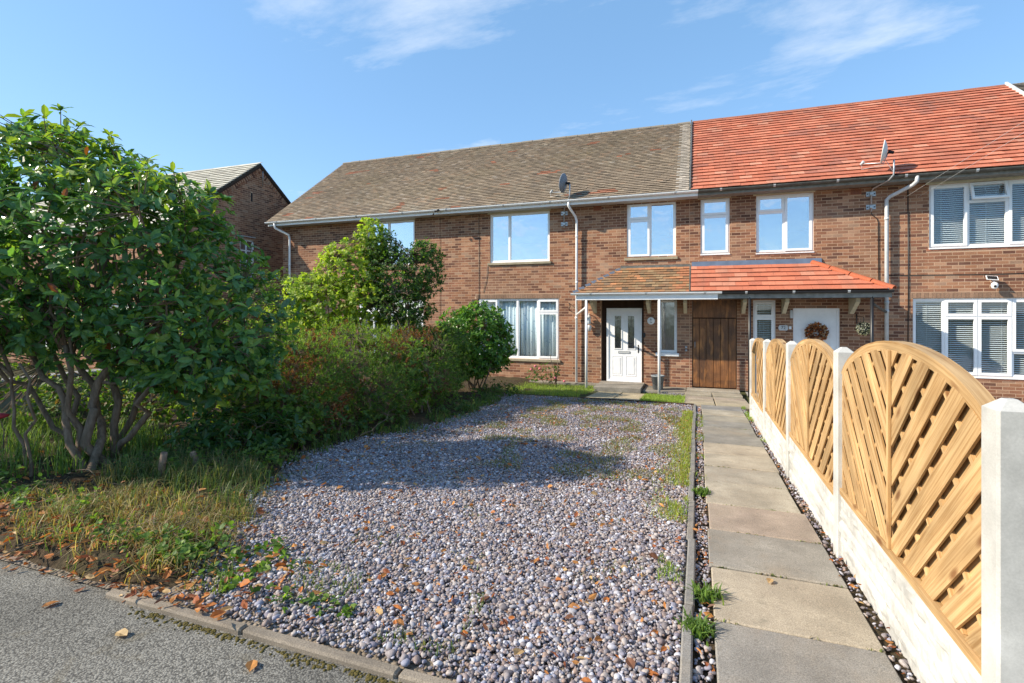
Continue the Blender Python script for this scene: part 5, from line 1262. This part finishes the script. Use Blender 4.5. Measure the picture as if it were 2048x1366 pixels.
strip(9000, -4.7, -2.45, 11.1, 13.7, (.03, .09), BG, [.35, .3, .15, .2], 'sunlit grass and weeds below the curtained window', -.5)
strip(1500, -2.6, -1.0, 1.97, 2.5, (.02, .06), [(.12, .19, .04), (.24, .24, .09), (.17, .25, .05)], [.4, .3, .3], 'sparse weeds behind the kerb stones', .12)
strip(1600, -.02, .10, 2.1, 10.6, (.02, .07), BG, [.2, .4, .1, .3], 'small weeds in the gap between edging and slabs', .16)
strip(900, .80, .88, 7.5, 10.9, (.03, .08), BG, [.4, .4, .1, .1], 'green weeds at the foot of the fence near the gate', .1)
# moss and tiny weeds in the slab joints
jy = np.repeat([2.73, 3.35, 3.98, 4.59, 5.27, 5.90, 6.52, 7.13, 7.74, 8.35, 8.96], 90); jx = rgs.uniform(.08, .79, len(jy)); nz = np.array([mnoise.noise((a * 6, b * 9, 2.2)) for a, b in zip(jx, jy)]); jx, jy = jx[nz > .05], jy[nz > .05]
o = blades('joint_moss', np.stack([jx, jy + rgs.normal(0, .004, len(jx)), zgv(jy) + .004], 1), rgs.uniform(.008, .022, len(jx)), rgs.uniform(.004, .009, len(jx)), pick_cols(len(jx), [(.13, .16, .04), (.20, .15, .07), (.18, .24, .05)], [.4, .3, .3], rgs), rgs, 1.2)
setp(o, 'specks of moss and weed in the joints between the path slabs', 'moss')
# ragged green foot of the hedge where it meets the gravel
yy_ = rgs.uniform(3.6, 11.2, 4200); xx_ = bed_edge(yy_) + rgs.normal(-.08, .18, 4200); nz = np.array([mnoise.noise((a * 2.2, b * 2.2, 8.8)) for a, b in zip(xx_, yy_)]); k_ = nz > .0
xx_, yy_ = xx_[k_], yy_[k_]; zz_ = np.maximum(bedz1(xx_, yy_), zgv(yy_)) - .005
o = blades('hedge_foot_weeds', np.stack([xx_, yy_, zz_], 1), rgs.uniform(.04, .16, len(xx_)), rgs.uniform(.006, .016, len(xx_)), pick_cols(len(xx_), [(.12, .20, .045), (.08, .15, .04), (.19, .26, .06), (.25, .20, .09)], [.35, .35, .2, .1], rgs), rgs, 1.1)
setp(o, 'ragged low green weeds where the hedge meets the gravel', 'weeds')
# weeds sticking out over the slab edge
for k, (x, y, s_) in enumerate(((.05, 2.95, .06), (.04, 4.85, .05), (-.0, 2.6, .04))):
    xy = rgs.normal(0, .035, (160, 2)) + (x, y)
    o = blades('weed_tuft', np.stack([xy[:, 0], xy[:, 1], zgv(xy[:, 1])], 1), rgs.uniform(.035, .085, 160), rgs.uniform(.007, .015, 160), pick_cols(160, [(.14, .24, .04), (.10, .18, .035), (.2, .3, .06)], [.4, .4, .2], rgs), rgs, 1.0)
    del o['kind']; setp(o, ['broad leaved green weed leaning over the second slab from the bottom', 'small weed tuft at the slab edge halfway up the path', 'low weed tuft beside the edging nearest the camera'][k], 'weed')

# ---- pebbles of the drive: scattered stones, too many to count
pc = bpy.data.collections.new('pebble_kinds')
def ico(sub):
    import bmesh
    bm = bmesh.new(); bmesh.ops.create_icosphere(bm, subdivisions=sub, radius=.5); me = bpy.data.meshes.new('pebble'); bm.to_mesh(me); bm.free(); return me
rp_ = np.random.default_rng(3)
for k in range(7):
    me = ico(2); co = np.zeros(len(me.vertices) * 3, np.float32); me.vertices.foreach_get('co', co); co = co.reshape(-1, 3)
    ang = np.array([mnoise.noise((a * 2.2 + k * 7, b * 2.2, c_ * 2.2)) for a, b, c_ in co]); co *= (1 + .35 * ang)[:, None]
    if k > 4: co = np.sign(co) * np.abs(co) ** .85 * .5 ** .15
    co *= np.array((1, rp_.uniform(.72, .9), rp_.uniform(.5, .68))); me.vertices.foreach_set('co', co.ravel())
    me.polygons.foreach_set('use_smooth', np.ones(len(me.polygons), bool)); me.materials.append(M['pebble']); me.update()
    pc.objects.link(bpy.data.objects.new('pebble', me))
def pebbles(name, P, S, label):
    n = len(P); me = bpy.data.meshes.new(name); me.vertices.add(n); me.vertices.foreach_set('co', np.asarray(P, np.float32).ravel())
    for an, ty, val in (('rot', 'FLOAT_VECTOR', np.stack([rp_.normal(0, .35, n), rp_.normal(0, .35, n), rp_.uniform(0, 6.3, n)], 1)), ('scl', 'FLOAT', S), ('idx', 'INT', rp_.integers(0, 7, n))):
        a = me.attributes.new(an, ty, 'POINT'); a.data.foreach_set('vector' if ty == 'FLOAT_VECTOR' else 'value', np.asarray(val, np.int32 if ty == 'INT' else np.float32).ravel())
    me.materials.append(M['pebble'])
    o = bpy.data.objects.new(name, me); COL.objects.link(o); setp(o, label, 'gravel', kind='stuff')
    ng = bpy.data.node_groups.new('scatter_pebbles', 'GeometryNodeTree')
    ng.interface.new_socket('Geometry', in_out='INPUT', socket_type='NodeSocketGeometry'); ng.interface.new_socket('Geometry', in_out='OUTPUT', socket_type='NodeSocketGeometry')
    gi = ng.nodes.new('NodeGroupInput'); go = ng.nodes.new('NodeGroupOutput'); ip = ng.nodes.new('GeometryNodeInstanceOnPoints')
    ci = ng.nodes.new('GeometryNodeCollectionInfo'); ci.inputs['Collection'].default_value = pc; ci.inputs['Separate Children'].default_value = True; ci.inputs['Reset Children'].default_value = True
    def at(nm, dt):
        x = ng.nodes.new('GeometryNodeInputNamedAttribute'); x.data_type = dt; x.inputs['Name'].default_value = nm; return x.outputs['Attribute']
    L = ng.links.new; L(gi.outputs[0], ip.inputs['Points']); L(ci.outputs[0], ip.inputs['Instance']); ip.inputs['Pick Instance'].default_value = True
    L(at('idx', 'INT'), ip.inputs['Instance Index']); L(at('rot', 'FLOAT_VECTOR'), ip.inputs['Rotation']); L(at('scl', 'FLOAT'), ip.inputs['Scale']); L(ip.outputs[0], go.inputs[0])
    md = o.modifiers.new('scatter', 'NODES'); md.node_group = ng; return o
def scatter(n, x0, x1, y0, y1):
    return np.stack([rp_.uniform(x0, x1, n), rp_.uniform(y0, y1, n)], 1)
A = np.concatenate([scatter(98000, -4.4, -.075, 1.885, 4.6), scatter(64000, -4.6, -.075, 4.6, 7.4), scatter(44000, -4.6, -.075, 7.4, 10.75)])
d = A[:, 0] - bed_edge(A[:, 1]) + .22 * np.array([mnoise.noise((a * 2.4, b * 2.4, .3)) for a, b in A])
keep = d > rp_.uniform(-.12, .35, len(A)); 
nzb = np.array([mnoise.noise((a * 1.9, b * 1.9, 6.3)) for a, b in A]) 
thin = (A[:, 1] < 2.15) & (rp_.random(len(A)) < (2.15 - A[:, 1]) * 2.6 * (A[:, 0] < -.9)); thin |= (A[:, 1] > 6.0) & (nzb > .1) & (rp_.random(len(A)) < .6)
A = A[keep & ~thin]
S = np.clip(rp_.lognormal(math.log(.018), .38, len(A)), .007, .048)
Z = zgv(A[:, 1]) + .004 + .008 * np.array([mnoise.noise((a * 1.6 + 3, b * 1.6, 3 * .37)) for a, b in A]) + rp_.uniform(-.006, .016, len(A))
pebbles('pebbles', np.stack([A[:, 0], A[:, 1], Z], 1), S, 'loose rounded grey, tan and white pebbles covering the drive')
B_ = np.concatenate([scatter(1500, -.015, .07, 2.0, 10.7), scatter(700, .81, .87, 2.0, 10.7), scatter(500, -.9, -.2, 12.6, 13.3)])
pebbles('strip_pebbles', np.stack([B_[:, 0], B_[:, 1], zgv(B_[:, 1]) - .006 + rp_.uniform(0, .008, len(B_))], 1), np.clip(rp_.lognormal(math.log(.018), .35, len(B_)), .008, .04), 'small stones in the soil gaps either side of the path slabs')

# ---- fallen leaves
tw = MB()
for k in range(70):
    x, y = rp_.uniform(-5.0, -2.6), rp_.uniform(1.95, 4.6)
    if x > bed_edge(y) + .1: continue
    a = rp_.uniform(0, 6.3); L = rp_.uniform(.08, .35); z = max(float(bedz1(x, y)), zg(y)) + .02
    tw.tube([(x, y, z), (x + L * .5 * math.cos(a), y + L * .5 * math.sin(a), z + rp_.uniform(0, .05)), (x + L * math.cos(a + .2), y + L * math.sin(a + .2), z + rp_.uniform(0, .07))], [.005, .004, .002], 5)
o = tw.build('dead_twigs', M['bark']); setp(o, 'dry dead twigs lying about the verge under the shrub', 'twigs', kind='stuff')
TF = TL.copy(); TF[:, 2] = np.array([.0, .06, .05, .12, .18, .16, .14, .2])
DP = [(.42, .145, .035), (.52, .24, .07), (.28, .09, .035), (.50, .34, .16), (.17, .075, .04), (.44, .19, .055)]
def litter(P, L, rng):
    N = len(P); a = rng.uniform(0, 6.3, N); d_ = np.stack([np.cos(a), np.sin(a), rng.normal(0, .25, N)], 1); n_ = np.stack([rng.normal(0, .8, N), rng.normal(0, .8, N), np.ones(N)], 1)
    n_[rng.random(N) < .3] *= np.array((1, 1, -1)); return d_, nrm(n_)
rl = np.random.default_rng(9)
xs1 = rl.uniform(-5.2, -2.1, 700); ys1 = 1.82 + np.abs(rl.normal(0, .38, 700))
P1 = np.stack([xs1, ys1, np.maximum(np.where(xs1 < bed_edge(ys1) + .1, bedz1(xs1, ys1), zgv(ys1)), zgv(ys1) - .012) + rl.uniform(.008, .06, 700)], 1)
xs2 = rl.uniform(-6.5, -3.3, 420); ys2 = rl.uniform(2.2, 5.8, 420); P2 = np.stack([xs2, ys2, np.maximum(bedz1(xs2, ys2), zgv(ys2)) + rl.uniform(.01, .04, 420)], 1)
xs3 = rl.uniform(-.01, .075, 150); ys3 = rl.uniform(2.1, 10.6, 150); P3 = np.stack([xs3, ys3, zgv(ys3) + .004 + rl.uniform(0, .02, 150)], 1)
xs4 = rl.uniform(.80, .87, 90); ys4 = rl.uniform(2.0, 9.5, 90); P4 = np.stack([xs4, ys4, zgv(ys4) + .0 + rl.uniform(0, .02, 90)], 1)
xs5 = rl.uniform(-3.7, -.1, 2200); ys5 = 2.0 + 8.6 * rl.random(2200) ** 1.1; P5 = np.stack([xs5, ys5, zgv(ys5) + .022 + rl.uniform(0, .01, 2200)], 1)
for nm, P, lab in (('leaf_litter', np.concatenate([P1, P2]), 'orange and brown fallen leaves heaped along the verge by the road'), ('path_leaf_litter', np.concatenate([P3, P4]), 'dry brown leaf scraps in the gaps beside the path'), ('drive_leaf_litter', P5, 'small dry leaf scraps scattered over the gravel')):
    d_, n_ = litter(P, 0, rl); L_ = np.clip(rl.lognormal(math.log(.047), .35, len(P)), .015, .085) * ({'leaf_litter': .9, 'drive_leaf_litter': .72}.get(nm, .6))
    V, F = leaves(P, d_, n_, L_, L_ * rl.uniform(.3, .6, len(P)), (TF, TLF)); o = np_obj(nm, V, F, M['dry'], None, np.repeat(pick_cols(len(P), DP, [.3, .2, .2, .1, .1, .1], rl), 8, 0)); setp(o, lab, 'leaves', kind='stuff')
FL = [np_mesh('fallen_leaf', TF * np.array((1, .62, 1)), TLF, M['dry'], np.tile(c_, (8, 1))) for c_ in DP]
spots = [(-1.55, 2.32), (-1.50, 2.38), (-.98, 2.12), (-.72, 2.13), (-1.05, 2.42), (-.62, 2.55), (-.45, 2.72), (-.25, 2.85), (-1.3, 2.9), (-1.75, 3.0), (-.95, 2.95), (-1.15, 3.1), (-1.6, 3.3), (-2.0, 3.1), (-2.2, 2.7), (-.4, 3.35), (-.22, 3.3), (-1.9, 3.7), (-.6, 3.8), (-1.4, 3.9), (-2.4, 3.4), (-.8, 4.4), (-2.2, 4.5), (-.5, 5.0), (-1.8, 5.0), (-2.6, 4.2), (-.3, 4.6), (-1.2, 5.8), (-2.3, 2.35), (-1.3, 2.1), (-2.1, 2.05), (-1.85, 2.2)]
spots += [(float(rl.uniform(-3.2, -.2)), float(2.1 + 3.6 * rl.random() ** 1.3)) for k in range(34)]
spots = [p for p in spots if p[0] > bed_edge(p[1]) + .15]
for i, (x, y) in enumerate(spots):
    o = bpy.data.objects.new('fallen_leaf', FL[i % 6]); o.location = (x, y, zg(y) + .026); o.rotation_euler = (rl.normal(0, .35), rl.normal(0, .35), rl.uniform(0, 6.3)); o.scale = [rl.uniform(.035, .075)] * 3
    COL.objects.link(o); setp(o, 'curled orange brown fallen leaf lying on the drive pebbles', 'leaf', 'fallen leaves lying on the gravel')
for i, (x, y, lab) in enumerate(((.38, 3.22, 'small brown leaf lying alone on a pale path slab'),)):
    o = bpy.data.objects.new('fallen_leaf', FL[3]); o.location = (x, y, zg(y) + .02); o.rotation_euler = (.1, .1, 1.2); o.scale = [.06] * 3; COL.objects.link(o); setp(o, lab, 'leaf')
for i, (x, y, lab) in enumerate(((-2.55, 1.62, 'pale leaf lying on the asphalt left of the kerb stones'), (-1.75, 1.63, 'orange leaf lying on the asphalt below the kerb'), (-3.1, 1.7, 'tan leaf on the asphalt at the left below the verge'))):
    o = bpy.data.objects.new('fallen_leaf', FL[[3, 1, 5][i]]); o.location = (x, y, zg(y) - .008); o.rotation_euler = (.15, .1, i * 2.2); o.scale = [.075] * 3; COL.objects.link(o); setp(o, lab, 'leaf')
# moss clumps along the kerb
mg = plain('moss', (.13, .105, .035), .95, .1, 0, .5, 60)
mo = MB()
for k in range(700):
    x = rl.choice([-2.5, -2.2, -1.95, -1.6, -1.25, -1.1, -.9, -.6, -.35]) + rl.normal(0, .09); y = 1.80 - abs(rl.normal(0, .022)); r = rl.uniform(.003, .011)
    mo.lathe([(r, -.01), (r * .9, r * .15), (r * .5, r * .4), (r * .1, r * .5)], (x, y, zg(y) - .014), 6)
o = mo.build('kerb_moss', mg); setp(o, 'brown green moss clumps growing along the road side of the kerb', 'moss', kind='stuff')
# cut stumps in the verge
for k, (x, y, h_, tl) in enumerate(((-4.38, 3.14, .26, (.05, .0)), (-4.35, 3.42, .20, (.0, .03)))):
    z = float(bedz1(x, y)); o = MB().tube([(x, y, z - .05), (x + tl[0] * .5, y + tl[1], z + h_ * .6), (x + tl[0], y, z + h_)], [.032, .028, .026], 9).build('cut_stump', M['bark'])
    setp(o, ['thin cut stump leaning in the verge grass', 'short cut stump at the gravel edge of the verge'][k], 'stump')
# ------------------------------------------------------------------ small things about the house
bk = empty('bucket', (-.98, 13.62, Z0), 'grey plastic bucket with a black handle standing behind the white porch post', 'bucket')
bz = zg(13.6) + .012
MB().lathe([(.125, 0), (.155, .33), (.172, .33), (.172, .365), (.15, .365), (.118, .03)], (-.95, 13.70, bz), 24).build('tub', M['bucket'], bk)
MB().tube([(-.95 + .17 * math.cos(a), 13.70 - .175 * abs(math.sin(a)) * .8 - .03, bz + .33 - .2 * math.sin(a)) for a in np.linspace(0, math.pi, 13)], .006, 6).build('handle', M['black'], bk)
wr = empty('door_wreath', (2.74, YF + .02, .87), 'autumn wreath of orange leaves hanging on the white door', 'wreath')
rw = np.random.default_rng(31); n = 520; a = rw.uniform(0, 2 * np.pi, n); ph = rw.uniform(0, 2 * np.pi, n)
c = np.stack([2.74 + .15 * np.cos(a), np.full(n, YF - .02), .87 + .15 * np.sin(a)], 1)
od = np.stack([np.cos(a) * np.cos(ph), -np.abs(np.sin(ph)) , np.sin(a) * np.cos(ph)], 1); P = c + od * .05
d_ = nrm(od + np.stack([-np.sin(a), np.zeros(n), np.cos(a)], 1) * .6 + rw.normal(0, .35, (n, 3))); L_ = rw.uniform(.05, .095, n)
V, F = leaves(P, d_, nrm(np.array((0, -1., 0)) + rw.normal(0, .5, (n, 3))), L_, L_ * .5)
o = np_obj('wreath_leaves', V, F, M['dry'], wr, np.repeat(pick_cols(n, [(.48, .14, .03), (.24, .08, .03), (.12, .06, .03), (.50, .30, .14), (.60, .52, .40)], [.35, .25, .15, .15, .1], rw), 8, 0)); o['kind'] = 'stuff'
MB().tube([(2.74 + .15 * math.cos(t), YF - .01, .87 + .15 * math.sin(t)) for t in np.linspace(0, 2 * math.pi, 25)], .03, 8).build('ring', M['bark'], wr)
tb = empty('hanging_leaf_ball', (3.60, 13.7, 1.0), 'round black and white flecked leaf ball hanging by the black porch post', 'decoration')
n = 900; u_ = nrm(rw.normal(size=(n, 3))); P = np.array((3.58, 13.72, 1.0)) + u_ * rw.uniform(.13, .165, n)[:, None]; L_ = rw.uniform(.02, .034, n)
V, F = leaves(P, nrm(rw.normal(size=(n, 3))), u_, L_, L_ * .7, (TS, TSF)); cw = np.where((rw.random(n) < .5)[:, None], np.array((.70, .70, .62)), np.array((.03, .05, .025)))
o = np_obj('ball_leaves', V, F, M['softleaf'], tb, np.repeat(cw, 4, 0)); o['kind'] = 'stuff'
MB().lathe([(.02, -.135), (.09, -.105), (.135, 0), (.09, .105), (.02, .135)], (3.58, 13.72, 1.0), 16).build('ball_core', M['dark'], tb)
MB().tube([(3.58, 13.72, 1.12), (3.58, 13.72, 1.26), (3.58, 14.28, 1.28)], .006, 6).build('hook', M['black'], tb)
MB().tube([(3.58, 14.27, 1.1), (3.58, 14.27, 1.33)], .012, 6).build('hook_plate', M['black'], tb)
sc = empty('security_camera', (6.12, YF, 2.0), 'white dome security camera with small solar panel on the bricks', 'camera')
MB().lathe([(.015, -.075), (.05, -.055), (.066, 0), (.055, .05), (.02, .075)], (6.14, YF - .14, 1.96), 16).build('dome', M['white'], sc)
MB().lathe([(.026, 0), (.026, .012), (.01, .02)], (6.12, YF - .198, 1.945), 12, 'y').build('lens', M['black'], sc)
MB().tube([(6.14, YF - .005, 2.04), (6.14, YF - .10, 2.06), (6.14, YF - .14, 2.0)], .018, 8).build('arm', M['white'], sc)
o = MB().box(-.10, .10, -.075, .075, -.006, .006).build('solar_panel', M['white'], sc); o.location = (6.10, YF - .13, 2.13); o.rotation_euler = (rad(38), rad(6), rad(-8))
o = MB().box(-.085, .085, -.062, .062, .007, .009).build('solar_cells', M['black'], sc); o.location = (6.10, YF - .13, 2.13); o.rotation_euler = (rad(38), rad(6), rad(-8))
# cables on the walls and overhead
def cable(pts, r, mat, label):
    o = MB().tube(pts, r, 5).build('cable', mat); return setp(o, label, 'cable', 'cables on the walls')
cable([(-6.23, YF - .014, 4.34), (-6.23, YF - .014, 1.9), (-6.26, YF - .014, .3)], .007, M['black'], 'thin black cable running straight down the bricks left of the blue curtained window')
cable([(-7.55, YF - .014, 4.34), (-7.55, YF - .014, .9)], .004, M['brownboard'], 'faint thin cable down the bricks behind the dark tree')
cable([(-5.95, YF - .014, 2.76), (-5.97, YF - .016, 2.4), (-6.1, YF - .016, 1.95)], .006, M['soffit'], 'short pale cable hanging from the left upstairs sill')
cable([(4.60, YF - .014, 4.34), (4.61, YF - .014, 2.2), (4.60, YF - .014, -.2)], .011, M['black'], 'black cable straight down the bricks right of the grey downpipe')
cable([(3.87, YF - .03, 3.74), (3.90, YF - .02, 3.66), (3.98, YF - .016, 3.60), (4.02, YF - .014, 3.5), (4.03, YF - .014, 1.9)], .009, M['black'], 'black aerial cable dropping from the pale satellite dish bracket')
cable([(4.2, YF - .012, 2.235), (6.0, YF - .012, 2.22), (7.9, YF - .012, 2.24)], .007, M['dark'], 'thin dark cable running level across the bricks above the camera')
cable([(-3.33, 13.88, 4.36), (-3.40, 14.1, 4.2), (-3.30, 14.25, 3.9), (-3.22, 14.26, 3.7)], .006, M['soffit'], 'pale loose cable looping behind the white downpipe')
for k, (a, b) in enumerate((((4.45, 14.15, 3.98), (9.5, 5.0, 8.2)), ((4.75, 14.15, 4.0), (9.9, 5.0, 8.2)))):
    P = [tuple(np.array(a) + (np.array(b) - np.array(a)) * t - np.array((0, 0, .5 * t * (1 - t)))) for t in np.linspace(0, 1, 12)]
    o = MB().tube(P, .0022, 5).build('overhead_wire', M['greywhite']); setp(o, ['upper pale telephone wire rising to the right from the wall', 'lower pale telephone wire rising to the right from the wall'][k], 'wire', 'telephone wires')
cc = empty('gutter_camera', (-7.35, 13.8, 4.35), 'tiny black camera fixed to the gutter above the dark tree', 'camera')
MB().tube([(-7.45, 13.76, 4.41), (-7.30, 13.74, 4.43)], .03, 8).build('body', M['black'], cc); MB().tube([(-7.5, 13.78, 4.36), (-7.52, 13.78, 4.30)], .02, 8).build('mount', M['black'], cc)
hk = MB().tube([(-3.44, YF - .01, 1.62), (-3.40, YF - .08, 1.6), (-3.38, YF - .10, 1.52), (-3.42, YF - .08, 1.45), (-3.40, YF - .01, 1.40)], .012, 6).build('basket_hook', M['dark']); setp(hk, 'small dark scroll hook on the bricks right of the curtained window', 'hook')
# low garden wall seen under the shrub at the far left
gw_ = empty('garden_wall', (-9, 4.4, zg(4.4)), 'low grey rendered garden wall behind the shrub at the left edge', 'wall')
MB().bbox(-9.4, -9.15, 2.0, 9.0, -.7, .38, .02).build('wall_body', M['concgrey'], gw_); MB().bbox(-9.44, -9.11, 2.0, 9.0, .381, .44, .015).build('coping', M['concgrey'], gw_)
fl = empty('red_flower', (-6.6, 2.6, zg(2.6)), 'small red flower in the grass at the far left', 'flower')
z_ = float(bedz1(-6.35, 3.0))
MB().tube([(-6.35, 3.0, z_), (-6.33, 3.0, z_ + .3), (-6.35, 2.98, z_ + .42)], [.006, .005, .004], 5).build('stalk', M['bark'], fl)
MB().lathe([(.01, -.02), (.06, -.005), (.07, .015), (.02, .035)], (-6.35, 2.98, z_ + .44), 10).build('bloom', plain('red_petal', (.55, .05, .07), .6, .3), fl)
bpy.context.view_layer.update()
